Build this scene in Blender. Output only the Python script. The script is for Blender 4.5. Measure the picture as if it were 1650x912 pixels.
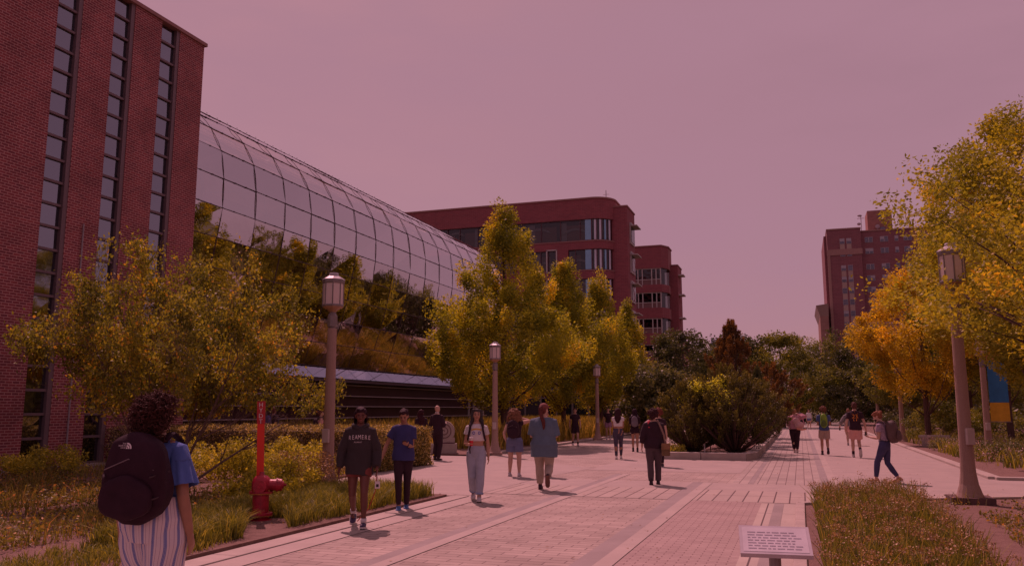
import bpy, math, random
import numpy as np
from mathutils import Vector, Matrix, noise
from mathutils.bvhtree import BVHTree
rad = math.radians
C = bpy.context.scene.collection
for o in list(bpy.data.objects): bpy.data.objects.remove(o, do_unlink=True)

# ------------------------------------------------------------------ camera
YAW = math.atan(465/1365.0); PIT = math.atan(204/1350.0)
cam = bpy.data.cameras.new('camera'); cam.sensor_width = 36; cam.lens = 36*1350/1650.0
cam.clip_start = 0.1; cam.clip_end = 4000
co = bpy.data.objects.new('camera', cam); C.objects.link(co)
co.location = (0, 0, 1.65); co.rotation_euler = (math.pi/2+PIT, 0, YAW)
bpy.context.scene.camera = co

# ------------------------------------------------------------------ light (rosy hazy noon, the sun up behind on the left)
SUN_EL = rad(55); SUN_DIR = Vector((-0.62*math.cos(SUN_EL), 0.78*math.cos(SUN_EL), math.sin(SUN_EL)))
AZ = math.atan2(SUN_DIR.x, SUN_DIR.y)
SUN_COL = (1.0, 0.47, 0.50); SUN_STR = 3.35
SKY_TINT = (0.95, 0.40, 0.36, 1); CLOUD = (4.05, 2.12, 2.78, 1)
w = bpy.data.worlds.new('World'); bpy.context.scene.world = w; w.use_nodes = True
nt = w.node_tree; nt.nodes.clear(); N = nt.nodes.new; L = nt.links.new
out = N('ShaderNodeOutputWorld'); bg = N('ShaderNodeBackground'); bg.inputs[1].default_value = 0.1
sky = N('ShaderNodeTexSky'); sky.sky_type = 'NISHITA'; sky.sun_disc = False
sky.sun_elevation = SUN_EL; sky.sun_rotation = AZ; sky.dust_density = 2.0
mul = N('ShaderNodeMix'); mul.data_type = 'RGBA'; mul.blend_type = 'MULTIPLY'; mul.inputs[0].default_value = 1
L(sky.outputs[0], mul.inputs[6]); mul.inputs[7].default_value = SKY_TINT
tc = N('ShaderNodeTexCoord'); mp = N('ShaderNodeMapping'); mp.inputs[3].default_value = (1, 1, 3.2)
nz = N('ShaderNodeTexNoise'); nz.inputs['Scale'].default_value = 2.1; nz.inputs['Detail'].default_value = 6; nz.inputs['Roughness'].default_value = .55
L(tc.outputs['Generated'], mp.inputs[0]); L(mp.outputs[0], nz.inputs[0])
mr = N('ShaderNodeMapRange'); mr.inputs[1].default_value = .35; mr.inputs[2].default_value = .62; mr.inputs[3].default_value = .66; mr.inputs[4].default_value = 1.0
L(nz.outputs[0], mr.inputs[0])
mx = N('ShaderNodeMix'); mx.data_type = 'RGBA'
L(mr.outputs[0], mx.inputs[0]); L(mul.outputs[2], mx.inputs[6]); mx.inputs[7].default_value = CLOUD
L(mx.outputs[2], bg.inputs[0]); L(bg.outputs[0], out.inputs[0])
sl = bpy.data.lights.new('sun', 'SUN'); sl.energy = SUN_STR; sl.angle = rad(.6); sl.color = SUN_COL
so = bpy.data.objects.new('sun', sl); C.objects.link(so)
so.rotation_euler = SUN_DIR.to_track_quat('Z', 'Y').to_euler()
vs = bpy.context.scene.view_settings
vs.view_transform = 'Standard'; vs.look = 'None'; vs.exposure = 0.0; vs.gamma = 1; vs.use_curve_mapping = False
cy = bpy.context.scene.cycles
cy.max_bounces = 7; cy.transparent_max_bounces = 12; cy.diffuse_bounces = 3; cy.glossy_bounces = 3; cy.transmission_bounces = 4
cy.caustics_reflective = False; cy.caustics_refractive = False; cy.sample_clamp_indirect = 6

# ------------------------------------------------------------------ materials
MATS = {}
def _adj(c): return (c[0]*.93+.020, c[1]*.96+.001, c[2]*.96+.008, 1)
def pm(name, c, rough=.8, var=.12, scale=6.0, bump=.0, bscale=40.0, c2=None, metal=0.0, spec=.4, coords='Object', stretch=(1,1,1), dirt=0.0):
    """plain surface: base colour broken up by noise, optional bump"""
    if name in MATS: return MATS[name]
    m = bpy.data.materials.new(name); m.use_nodes = True; n = m.node_tree; b = n.nodes['Principled BSDF']
    b.inputs['Roughness'].default_value = rough; b.inputs['Metallic'].default_value = metal
    b.inputs['Specular IOR Level'].default_value = spec
    t = n.nodes.new('ShaderNodeTexCoord'); mpn = n.nodes.new('ShaderNodeMapping'); mpn.inputs[3].default_value = stretch
    n.links.new(t.outputs[coords], mpn.inputs[0])
    z = n.nodes.new('ShaderNodeTexNoise'); z.inputs['Scale'].default_value = scale; z.inputs['Detail'].default_value = 6; z.inputs['Roughness'].default_value = .6
    n.links.new(mpn.outputs[0], z.inputs[0])
    r = n.nodes.new('ShaderNodeMapRange'); r.inputs[1].default_value = .3; r.inputs[2].default_value = .7
    n.links.new(z.outputs[0], r.inputs[0])
    x = n.nodes.new('ShaderNodeMix'); x.data_type = 'RGBA'; n.links.new(r.outputs[0], x.inputs[0])
    c = _adj(c)
    if c2 is not None: a_, b_ = c, _adj(c2)
    else: a_ = tuple(v*(1-var) for v in c[:3])+(1,); b_ = tuple(min(1, v*(1+var)) for v in c[:3])+(1,)
    x.inputs[6].default_value = a_; x.inputs[7].default_value = b_
    n.links.new(x.outputs[2], b.inputs['Base Color'])
    if bump:
        z2 = n.nodes.new('ShaderNodeTexNoise'); z2.inputs['Scale'].default_value = bscale; z2.inputs['Detail'].default_value = 4
        n.links.new(mpn.outputs[0], z2.inputs[0])
        bp = n.nodes.new('ShaderNodeBump'); bp.inputs['Strength'].default_value = bump; bp.inputs['Distance'].default_value = .02
        n.links.new(z2.outputs[0], bp.inputs['Height']); n.links.new(bp.outputs[0], b.inputs['Normal'])
    MATS[name] = m; return m

def brickmat(name, c1, c2, mortar, bw, rh, ms=.01, plane='XZ', rot=0.0, offset=.5, rough=.85, bump=.4, blotch=.18, freq=2):
    """brick texture laid in a plane of the object's own coordinates (metres)"""
    if name in MATS: return MATS[name]
    m = bpy.data.materials.new(name); m.use_nodes = True; n = m.node_tree; b = n.nodes['Principled BSDF']
    b.inputs['Roughness'].default_value = rough; b.inputs['Specular IOR Level'].default_value = .3
    t = n.nodes.new('ShaderNodeTexCoord'); s = n.nodes.new('ShaderNodeSeparateXYZ'); cb = n.nodes.new('ShaderNodeCombineXYZ')
    n.links.new(t.outputs['Object'], s.inputs[0])
    ax = {'X': 0, 'Y': 1, 'Z': 2}
    n.links.new(s.outputs[ax[plane[0]]], cb.inputs[0]); n.links.new(s.outputs[ax[plane[1]]], cb.inputs[1])
    mpn = n.nodes.new('ShaderNodeMapping'); mpn.inputs[2].default_value = (0, 0, rot); n.links.new(cb.outputs[0], mpn.inputs[0])
    k = n.nodes.new('ShaderNodeTexBrick'); k.inputs['Scale'].default_value = 1; k.inputs['Brick Width'].default_value = bw; k.inputs['Row Height'].default_value = rh
    k.inputs['Mortar Size'].default_value = ms; k.inputs['Mortar Smooth'].default_value = .2; k.offset = offset; k.offset_frequency = freq
    k.inputs['Color1'].default_value = _adj(c1); k.inputs['Color2'].default_value = _adj(c2); k.inputs['Mortar'].default_value = _adj(mortar)
    n.links.new(mpn.outputs[0], k.inputs[0])
    z = n.nodes.new('ShaderNodeTexNoise'); z.inputs['Scale'].default_value = .9; z.inputs['Detail'].default_value = 8; z.inputs['Roughness'].default_value = .65
    n.links.new(t.outputs['Object'], z.inputs[0])
    r = n.nodes.new('ShaderNodeMapRange'); r.inputs[1].default_value = .3; r.inputs[2].default_value = .7; r.inputs[3].default_value = 1-blotch; r.inputs[4].default_value = 1+blotch
    n.links.new(z.outputs[0], r.inputs[0])
    x = n.nodes.new('ShaderNodeVectorMath'); x.operation = 'SCALE'
    n.links.new(k.outputs[0], x.inputs[0]); n.links.new(r.outputs[0], x.inputs['Scale'])
    n.links.new(x.outputs[0], b.inputs['Base Color'])
    bp = n.nodes.new('ShaderNodeBump'); bp.inputs['Strength'].default_value = bump; bp.inputs['Distance'].default_value = .01; bp.invert = True
    n.links.new(k.outputs['Fac'], bp.inputs['Height']); n.links.new(bp.outputs[0], b.inputs['Normal'])
    MATS[name] = m; return m

def leafmat(name, ca, cb_, cc=None, trans=.38, rough=.55):
    """leaves: colour varies leaf by leaf (point attribute 'var'), light passes through"""
    if name in MATS: return MATS[name]
    m = bpy.data.materials.new(name); m.use_nodes = True; n = m.node_tree; b = n.nodes['Principled BSDF']; o = n.nodes['Material Output']
    b.inputs['Roughness'].default_value = rough; b.inputs['Specular IOR Level'].default_value = .35
    a = n.nodes.new('ShaderNodeAttribute'); a.attribute_name = 'var'
    ca, cb_, cc = [None if q is None else (min(.85,q[0]*1.95+.03), min(.8,q[1]*1.9), q[2]*1.6+.012) for q in (ca, cb_, cc)]
    rp = n.nodes.new('ShaderNodeValToRGB'); e = rp.color_ramp.elements
    e[0].color = ca+(1,); e[1].color = cb_+(1,); e[0].position = .1; e[1].position = .8
    if cc: q = rp.color_ramp.elements.new(.97); q.color = cc+(1,)
    n.links.new(a.outputs['Fac'], rp.inputs[0]); n.links.new(rp.outputs[0], b.inputs['Base Color'])
    tr = n.nodes.new('ShaderNodeBsdfTranslucent'); sc = n.nodes.new('ShaderNodeVectorMath'); sc.operation = 'MULTIPLY'; sc.inputs[1].default_value = (1.35, 1.3, .5)
    n.links.new(rp.outputs[0], sc.inputs[0]); n.links.new(sc.outputs[0], tr.inputs[0])
    mxs = n.nodes.new('ShaderNodeMixShader'); mxs.inputs[0].default_value = trans
    n.links.new(b.outputs[0], mxs.inputs[1]); n.links.new(tr.outputs[0], mxs.inputs[2]); n.links.new(mxs.outputs[0], o.inputs[0])
    MATS[name] = m; return m

def glassmat(name, tint=(.35,.36,.36), refl=.35, rough=.02, gcol=(.95,.93,.9), wav=.0):
    """coated window glass: mirror share rising with the angle, the rest looks through a tinted pane"""
    if name in MATS: return MATS[name]
    m = bpy.data.materials.new(name); m.use_nodes = True; n = m.node_tree; n.nodes.clear()
    o = n.nodes.new('ShaderNodeOutputMaterial'); g = n.nodes.new('ShaderNodeBsdfGlossy'); g.inputs['Roughness'].default_value = rough; g.inputs[0].default_value = gcol+(1,)
    t = n.nodes.new('ShaderNodeBsdfTransparent'); t.inputs[0].default_value = tint+(1,)
    lw = n.nodes.new('ShaderNodeFresnel'); lw.inputs[0].default_value = 1.5
    r = n.nodes.new('ShaderNodeMapRange'); r.inputs[1].default_value = 0; r.inputs[2].default_value = 1; r.inputs[3].default_value = refl; r.inputs[4].default_value = 1
    n.links.new(lw.outputs[0], r.inputs[0])
    x = n.nodes.new('ShaderNodeMixShader'); n.links.new(r.outputs[0], x.inputs[0]); n.links.new(t.outputs[0], x.inputs[1]); n.links.new(g.outputs[0], x.inputs[2])
    if wav:
        tcn = n.nodes.new('ShaderNodeTexCoord'); z = n.nodes.new('ShaderNodeTexNoise'); z.inputs['Scale'].default_value = .8; z.inputs['Detail'].default_value = 2
        n.links.new(tcn.outputs['Object'], z.inputs[0]); bp = n.nodes.new('ShaderNodeBump'); bp.inputs['Strength'].default_value = wav; bp.inputs['Distance'].default_value = .1
        n.links.new(z.outputs[0], bp.inputs['Height']); n.links.new(bp.outputs[0], g.inputs['Normal'])
    n.links.new(x.outputs[0], o.inputs[0]); MATS[name] = m; return m

# ------------------------------------------------------------------ mesh helpers
class MB:
    def __init__(s): s.v = []; s.f = []; s.mi = []; s.m = 0
    def add(s, vs, fs):
        k = len(s.v); s.v += [tuple(p) for p in vs]; s.f += [tuple(i+k for i in f) for f in fs]; s.mi += [s.m]*len(fs); return s
    def box(s, x0, x1, y0, y1, z0, z1):
        return s.add([(x0,y0,z0),(x1,y0,z0),(x1,y1,z0),(x0,y1,z0),(x0,y0,z1),(x1,y0,z1),(x1,y1,z1),(x0,y1,z1)],
                     [(0,3,2,1),(4,5,6,7),(0,1,5,4),(1,2,6,5),(2,3,7,6),(3,0,4,7)])
    def quad(s, a, b, c, d): return s.add([a,b,c,d], [(0,1,2,3)])
    def prism(s, poly, z0, z1):
        n = len(poly); return s.add([(x,y,z0) for x,y in poly]+[(x,y,z1) for x,y in poly],
            [tuple(range(n-1,-1,-1)), tuple(range(n,2*n))]+[(i,(i+1)%n,n+(i+1)%n,n+i) for i in range(n)])
    def rings(s, rings, caps=True):
        n = len(rings[0]); vs = [p for r in rings for p in r]; fs = []
        for i in range(len(rings)-1):
            for j in range(n): fs.append((i*n+j, i*n+(j+1)%n, (i+1)*n+(j+1)%n, (i+1)*n+j))
        if caps: fs.append(tuple(range(n-1,-1,-1))); fs.append(tuple(range((len(rings)-1)*n, len(rings)*n)))
        return s.add(vs, fs)
    def lathe(s, prof, n=16, c=(0,0,0), ph=0):
        return s.rings([[(c[0]+r*math.cos(ph+2*math.pi*k/n), c[1]+r*math.sin(ph+2*math.pi*k/n), c[2]+z) for k in range(n)] for r, z in prof])
    def tube(s, pts, rr, n=8, flat=None, side=None, round_caps=False):
        pts = [Vector(p) for p in pts]; R = []
        if not hasattr(rr, '__len__'): rr = [rr]*len(pts)
        rr = [(r, r) if not hasattr(r, '__len__') else r for r in rr]
        if round_caps:
            d0 = (pts[0]-pts[1]).normalized(); d1 = (pts[-1]-pts[-2]).normalized()
            a, b = rr[0], rr[-1]; ra, rb = min(a), min(b)
            p0 = [pts[0]+d0*ra*.95, pts[0]+d0*ra*.6]; p1 = [pts[-1]+d1*rb*.6, pts[-1]+d1*rb*.95]
            rr = [(a[0]*.3,a[1]*.3),(a[0]*.8,a[1]*.8)]+list(rr)+[(b[0]*.8,b[1]*.8),(b[0]*.3,b[1]*.3)]; pts = p0+pts+p1
        prev = Vector(side) if side is not None else None
        for i, p in enumerate(pts):
            t = (pts[min(i+1,len(pts)-1)]-pts[max(i-1,0)]).normalized()
            if prev is None: prev = t.orthogonal()
            u = prev-t*prev.dot(t)
            if u.length < 1e-5: u = t.orthogonal()
            u.normalize(); v = t.cross(u)
            if side is None: prev = u
            R.append([tuple(p+u*math.cos(2*math.pi*k/n)*rr[i][0]+v*math.sin(2*math.pi*k/n)*rr[i][1]) for k in range(n)])
        return s.rings(R)
    def ell(s, c, r, n=12, m=8, rot=None):
        R = []
        for i in range(m+1):
            a = math.pi*(i+.04)/(m+.08)-math.pi/2; cz = math.sin(a); cr = math.cos(a)
            ring = [Vector((r[0]*cr*math.cos(2*math.pi*k/n), r[1]*cr*math.sin(2*math.pi*k/n), r[2]*cz)) for k in range(n)]
            if rot is not None: ring = [rot @ p for p in ring]
            R.append([tuple(Vector(c)+p) for p in ring])
        return s.rings(R)
    def mesh(s, name, mats, smooth=False):
        me = bpy.data.meshes.new(name); me.from_pydata(s.v, [], s.f)
        for m in (mats if isinstance(mats, (list, tuple)) else [mats]): me.materials.append(m)
        if any(s.mi): me.polygons.foreach_set('material_index', s.mi)
        if smooth: me.polygons.foreach_set('use_smooth', [True]*len(me.polygons))
        me.update(); return me
    def build(s, name, mats, parent=None, smooth=False, **k):
        return link(name, s.mesh(name, mats, smooth), parent, **k)
def link(name, me, parent=None, label=None, cat=None, group=None, kind=None, loc=None, rot=None):
    o = bpy.data.objects.new(name, me); C.objects.link(o)
    if parent is not None: o.parent = parent
    return tag(o, label, cat, group, kind, loc, rot)
def tag(o, label=None, cat=None, group=None, kind=None, loc=None, rot=None):
    if label: o['label'] = label
    if cat: o['category'] = cat
    if group: o['group'] = group
    if kind: o['kind'] = kind
    if loc is not None: o.location = loc
    if rot is not None: o.rotation_euler = (0,0,rot)
    return o
def thing(name, label, cat, loc=(0,0,0), rot=0, group=None): return link(name, None, None, label, cat, group, None, loc, rot)
def copy_tree(o, parent=None):
    c = o.copy(); C.objects.link(c); c.parent = parent
    for ch in list(o.children): copy_tree(ch, c)
    return c
def bevel(o, w=.01, seg=2):
    b = o.modifiers.new('bevel', 'BEVEL'); b.width = w; b.segments = seg; b.limit_method = 'ANGLE'; b.angle_limit = rad(40)
    return o

def npmesh(name, V, F4, mat, var=None, smooth=False):
    """fast mesh from numpy: V (n,3), F4 (m,4) quads"""
    me = bpy.data.meshes.new(name); n = len(V); m = len(F4)
    me.vertices.add(n); me.vertices.foreach_set('co', V.astype(np.float32).ravel())
    me.loops.add(m*4); me.loops.foreach_set('vertex_index', F4.astype(np.int32).ravel())
    me.polygons.add(m); me.polygons.foreach_set('loop_start', np.arange(0, m*4, 4, dtype=np.int32))
    me.materials.append(mat)
    if smooth: me.polygons.foreach_set('use_smooth', np.ones(m, dtype=bool))
    if var is not None:
        a = me.attributes.new('var', 'FLOAT', 'POINT'); a.data.foreach_set('value', var.astype(np.float32))
    me.update(calc_edges=True); return me

def leaves(P, size, rng, up=.35, aspect=.55, out=None, var=None, szvar=.35):
    """a small bent rhombus at every point of P"""
    n = len(P); d = rng.normal(size=(n,3)); d[:,2] = d[:,2]*.7+up*.6
    if out is not None: d += out
    d /= np.linalg.norm(d, axis=1, keepdims=True)+1e-9
    u = rng.normal(size=(n,3)); u -= d*np.sum(u*d, axis=1, keepdims=True); u /= np.linalg.norm(u, axis=1, keepdims=True)+1e-9
    nn = np.cross(d, u)
    s = (size*(1+szvar*rng.uniform(-1,1,n)))[:,None]
    A = P; Bv = P+d*s*.45+u*s*aspect*.5+nn*s*.1; Cv = P+d*s; D = P+d*s*.45-u*s*aspect*.5+nn*s*.1
    V = np.stack([A,Bv,Cv,D], 1).reshape(-1,3); F = np.arange(n*4).reshape(n,4)
    if var is None: var = rng.uniform(0,1,n)
    return V, F, np.repeat(var, 4)
def blades(P, h, wd, rng, lean=.35, var=None, hv=.4):
    """grass blades: two quads each, bending over"""
    n = len(P); a = rng.uniform(0, 2*np.pi, n); dx = np.stack([np.cos(a), np.sin(a), 0*a], 1)
    b = rng.uniform(0, 2*np.pi, n); sd = np.stack([np.cos(b), np.sin(b), 0*b], 1)*wd/2
    H = (h*(1+hv*rng.uniform(-1,1,n)))[:,None]; le = (lean*rng.uniform(.2,1.6,n))[:,None]; z = np.array([[0,0,1.]])
    p1 = P+z*H*.6+dx*H*le*.35; p2 = P+z*H*(1-.25*le)+dx*H*le
    V = np.stack([P-sd, P+sd, p1+sd*.8, p1-sd*.8, p2+sd*.15, p2-sd*.15], 1).reshape(-1,3)
    i = np.arange(n)[:,None]*6; F = np.concatenate([i+np.array([[0,1,2,3]]), i+np.array([[3,2,4,5]])])
    if var is None: var = rng.uniform(0,1,n)
    return V, F, np.repeat(var, 6)
def join(L_):
    V=[];F=[];A=[];k=0
    for v,f,a in L_: V.append(v); F.append(f+k); A.append(a); k += len(v)
    return np.concatenate(V), np.concatenate(F), np.concatenate(A)
# ------------------------------------------------------------------ ground and paving
M_soil = pm('mulch', (.16,.10,.075), .95, .4, 9, 1.0, 60, c2=(.24,.155,.12))
M_ground = pm('lawn_ground', (.07,.085,.03), .95, .3, .6, .6, 20)
MB().quad((-1500,-800,-.03),(1500,-800,-.03),(1500,2200,-.03),(-1500,2200,-.03)).build('ground', M_ground, kind='structure')
PV = [(.345,.295,.25),(.43,.37,.315),(.17,.14,.125)]
M_conc = pm('smooth_paving', (.34,.30,.265), .8, .1, 1.4, .25, 180, c2=(.42,.36,.315))
M_pale = pm('pale_band', (.405,.352,.305), .75, .1, 1.1, .2, 160)
M_dark = pm('dark_band', (.29,.262,.24), .8, .12, 1.3, .2, 160)
M_stone = pm('cast_stone', (.42,.365,.315), .8, .14, 2.0, .3, 120)
P_run = brickmat('pavers_running', PV[0], PV[1], PV[2], .42, .155, .008, 'XY', 0, .5, blotch=.2)
P_long = brickmat('pavers_long', (.35,.31,.27), (.42,.37,.32), PV[2], .5, .20, .010, 'XY', math.pi/2, .5, blotch=.1)
P_fine = brickmat('pavers_fine', (.35,.28,.25), (.41,.335,.295), (.20,.15,.135), .21, .085, .007, 'XY', 0, .5, blotch=.12)
P_sold = brickmat('pavers_soldier', (.38,.33,.285), (.43,.375,.32), (.11,.09,.08), 1.15, .27, .014, 'XY', math.pi/2, .0, blotch=.1)
P_slab = brickmat('long_slabs', (.46,.405,.34), (.43,.385,.33), (.10,.085,.075), 2.9, .62, .012, 'XY', math.pi/2, .0, blotch=.1)
def sheet(name, m, x0, x1, y0, y1, lv):
    z = .004*lv; return MB().quad((x0,y0,z),(x1,y0,z),(x1,y1,z),(x0,y1,z)).build(name, m, kind='structure')
def psheet(name, m, poly, lv):
    b = MB(); b.add([(x,y,.004*lv) for x,y in poly], [tuple(range(len(poly)))]); return b.build(name, m, kind='structure')
sheet('plaza', P_run, -24, 4.35, -25, 28.6, 0)
sheet('walkway', P_run, -10.75, 4.35, 28.6, 120, 0)
sheet('cross_walk', M_conc, 4.35, 40, 14, 23.4, 0)
sheet('paving', M_conc, .70, 4.35, 16.0, 120, 1)
sheet('paving', M_conc, -5.68, -1.57, 23.2, 28.9, 1)
sheet('paving', P_long, -1.55, .36, 20.0, 120, 1)
sheet('paving', M_conc, -6.1, .36, 18.3, 20.0, 1)
sheet('paving', P_sold, -6.1, .36, 16.1, 18.3, 1)
sheet('paving', P_fine, -1.98, -.74, -25, 16.1, 1)
sheet('paving', P_slab, -.74, -.12, -25, 16.0, 1)
sheet('paving_band', M_dark, -.52, -.36, -25, 16.0, 2)
sheet('paving_band', M_dark, -2.42, -2.18, -25, 20.0, 3)
sheet('paving_band', M_pale, -2.18, -1.98, -25, 20.0, 3)
sheet('paving_band', M_dark, -4.62, -4.44, -25, 22, 2)
sheet('paving_band', M_pale, -4.44, -4.26, -25, 22, 2)
sheet('paving_band', M_dark, .36, .54, 18.3, 120, 2)
sheet('paving_band', M_pale, .54, .72, 18.3, 120, 2)
sheet('paving_band', M_dark, -1.2, -1.08, 20.0, 120, 2)
sheet('paving_band', M_pale, -6.1, -5.72, -25, 15.6, 2)
psheet('paving', M_conc, [(-6.12,15.6),(-6.12,20.02),(-5.7,24),(-10.75,28.6),(-24,28.6),(-24,24.3),(-10.6,24.3),(-10.5,19.8),(-9,16)], 1)
sheet('road', pm('asphalt', (.06,.06,.06), .9, .15, 3, .3, 90), -60, 60, 160, 172, 3)

# planting beds: raised soil with a stone edge
def bed(poly, h=.05, name='flower_bed'):
    MB().prism(poly, -.02, h).build(name, M_soil, kind='structure')
LB = [(-19.4,-20),(-6.5,-20),(-6.5,15.2),(-9.0,15.6),(-10.5,17.4),(-10.9,19.6),(-19.4,19.6)]
bed(LB)
RB = [(-.02,-20),(60,-20),(60,17.9),(4.0,17.9),(1.95,16.85),(-.02,15.40)]
bed(RB)
RB2 = [(4.42,23.2),(60,23.2),(60,118),(4.6,118)]
bed(RB2)
GB = [(-23,28.9),(-11.1,28.9),(-11.1,118),(-23,118)]
bed(GB, .045)
def curb(pts, w, h, name='kerb'):
    b = MB()
    for (x0,y0),(x1,y1) in zip(pts[:-1], pts[1:]):
        d = Vector((x1-x0,y1-y0)); n = Vector((-d.y,d.x)).normalized()*w/2; d.normalize(); L_ = (Vector((x1,y1))-Vector((x0,y0))).length
        k = max(1, round(L_/2.4))
        for i in range(k):
            a = Vector((x0,y0))+d*(L_*i/k+.004); c = Vector((x0,y0))+d*(L_*(i+1)/k-.004)
            b.prism([tuple(a-n),tuple(c-n),tuple(c+n),tuple(a+n)], -.02, h)
    o = b.build(name, M_stone, kind='structure'); bevel(o, .012); return o
curb([(-6.28,-20),(-6.28,15.38)], .34, .022)
curb([(-6.46,15.42),(-9.1,15.8),(-10.7,17.5)], .22, .022)
curb([(-.08,-20),(-.08,15.5)], .14, .09)
curb([(-.08,15.55),(1.98,17.0),(4.0,18.05),(14,18.05)], .18, .09)
curb([(4.32,23.2),(4.5,118)], .28, .07)
curb([(4.32,23.1),(30,23.1)], .28, .07)
curb([(-10.95,28.8),(-10.95,118)], .26, .09)

# planter island with low stone wall
pl = [(-4.7,28.95),(-1.75,28.95),(-1.45,29.9),(-1.45,64),(-4.7,64)]
def inset(p, k):
    cx = sum(a for a,b in p)/len(p); n = len(p); r = []
    for i in range(n):
        a, b, c = Vector(p[i-1]), Vector(p[i]), Vector(p[(i+1)%n]); d1 = (b-a).normalized(); d2 = (c-b).normalized()
        n1 = Vector((-d1.y,d1.x)); n2 = Vector((-d2.y,d2.x)); m = (n1+n2); m = m/ (m.dot(n1)); r.append(tuple(b+m*k))
    return r
b = MB(); pi_ = inset(pl, .34); n = len(pl)
for i in range(n):
    j = (i+1)%n; a,c,d,e = Vector(pl[i]),Vector(pl[j]),Vector(pi_[j]),Vector(pi_[i]); L_ = (c-a).length; k = max(1, round(L_/1.9))
    for q in range(k):
        t0, t1 = q/k+.003, (q+1)/k-.003
        b.prism([tuple(a.lerp(c,t0)),tuple(a.lerp(c,t1)),tuple(e.lerp(d,t1)),tuple(e.lerp(d,t0))], -.02, .24)
o = b.build('planter_wall', M_stone, label='low pale stone planter wall around the juniper island in the plaza', cat='planter wall'); bevel(o, .02)
MB().prism(pi_, -.02, .16).build('planter_soil', M_soil, kind='structure')

# ------------------------------------------------------------------ left brick building
BRK = brickmat('red_brick', (.27,.064,.064), (.17,.046,.052), (.44,.24,.22), .215, .075, .012, 'YZ', 0, .5, blotch=.26)
BRKX = brickmat('red_brick_front', (.26,.058,.05), (.20,.042,.042), (.34,.17,.15), .215, .075, .011, 'XZ', 0, .5, blotch=.14)
M_inner = pm('dark_room', (.035,.035,.04), .9, .3, .5)
M_frame = pm('window_metal', (.15,.115,.12), .5, .08, 3)
G_strip = glassmat('strip_glass', (.25,.25,.27), .30, .03, (.80,.86,.98), .05)
M_lime = pm('limestone_sill', (.40,.36,.33), .8, .12, 2, .2)
t = thing('brick_building', 'tall red brick building at the left with narrow vertical window strips', 'building', (0,0,0))
rs = random.Random(4)
H1 = 14.5; strips = [(17.18-2.04*k, 18.05-2.04*k) for k in range(2, 9)] + [(17.18,18.05),(19.22,20.06),(21.25,22.12)]
strips.sort()
bb = MB(); y = -6.0
for a, c in strips+[(23.35, None)]:
    bb.box(-20.2, -19.6, y, a, 0.12, H1)
    y = c
bb.box(-45, -20.35, -6, 23.35, 0.0, H1-.1)
wall = bb.build('wall', BRK, t)
MB().box(-20.5,-19.55,-6.05,23.42,-.02,.12).build('plinth', M_lime, t)
cp = MB(); cp.box(-45,-19.52,-6.05,23.43,H1,H1+.12); cp.build('coping', pm('coping_stone', (.30,.16,.14), .7, .1, 2), t)
MB().box(-20.34,-20.22,-6,23.3,.1,H1-.05).build('interior', M_inner, t)
for a, c in strips:
    f = MB(); f.box(-19.80,-19.67,a,a+.04,.12,H1); f.box(-19.80,-19.62,c-.15,c,.12,H1)
    zz = [.14]+[.88+.65*k for k in range(21)]
    for z in zz: f.box(-19.80,-19.66,a+.04,c-.15,z-.035,z+.035)
    win = f.build('window', M_frame, t); p = MB()
    for z0, z1 in zip(zz, zz[1:]+[H1]):
        q = [rs.uniform(-.006,.006) for _ in range(4)]
        p.quad((-19.73+q[0],a+.04,z0+.04),(-19.73+q[1],c-.14,z0+.04),(-19.73+q[2],c-.14,z1-.04),(-19.73+q[3],a+.04,z1-.04))
    p.build('pane', G_strip, win)
    if rs.random() < .8:   # pale sheets behind the lower panes, standing in for reflected sky
        bl = MB(); zb = rs.choice([5.4,6.1,6.7]); bl.box(-20.14,-20.12,a+.04,c-.14,rs.uniform(.2,2.2),zb); bl.build('sky_reflection', pm('sky_reflection', (.45,.40,.38), .9, .1, 3), win)
dp = MB(); dp.tube([(-19.55,18.62,.1),(-19.55,18.62,7)], .022, 8); dp.build('drain_pipe', pm('grey_pipe', (.30,.28,.30), .5), t)

# ------------------------------------------------------------------ glass building
prof = [(-29.5,15.7),(-27.5,15.62),(-26,15.35),(-24.9,14.9),(-24.1,14.34),(-23.28,13.84),(-22.57,12.94),(-22.17,12.08),(-22.0,10.69),(-22.04,9.62),(-22.23,8.45),(-22.43,7.48),(-22.75,6.3),(-23.15,5.1),(-23.6,3.9)]
def smoothp(P, k=12):
    r = []
    for i in range(len(P)-1):
        p0 = Vector(P[max(i-1,0)]); p1 = Vector(P[i]); p2 = Vector(P[i+1]); p3 = Vector(P[min(i+2,len(P)-1)])
        for j in range(k):
            u = j/k; r.append(.5*((2*p1)+(p2-p0)*u+(2*p0-5*p1+4*p2-p3)*u*u+(3*p1-p0-3*p2+p3)*u**3))
    return r+[Vector(P[-1])]
sp = smoothp(prof); cum = [0]
for a, c in zip(sp[:-1], sp[1:]): cum.append(cum[-1]+(c-a).length)
def at_len(s):
    for i in range(len(cum)-1):
        if cum[i+1] >= s: u = (s-cum[i])/(cum[i+1]-cum[i]); return sp[i].lerp(sp[i+1], u)
    return sp[-1]
NR = 14; rows = [at_len(cum[-1]*i/NR) for i in range(NR+1)]
cols = [23.46+2.2*k for k in range(18)]+[62.3]
M_mull = pm('dark_joint', (.09,.075,.08), .6)
G_hull = glassmat('hull_glass', (.74,.64,.54), .58, .015, (1.0,.98,1.0), .10)
gt = thing('glass_building', 'long glass building with a bulging curved curtain wall beside the brick block', 'building')
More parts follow.
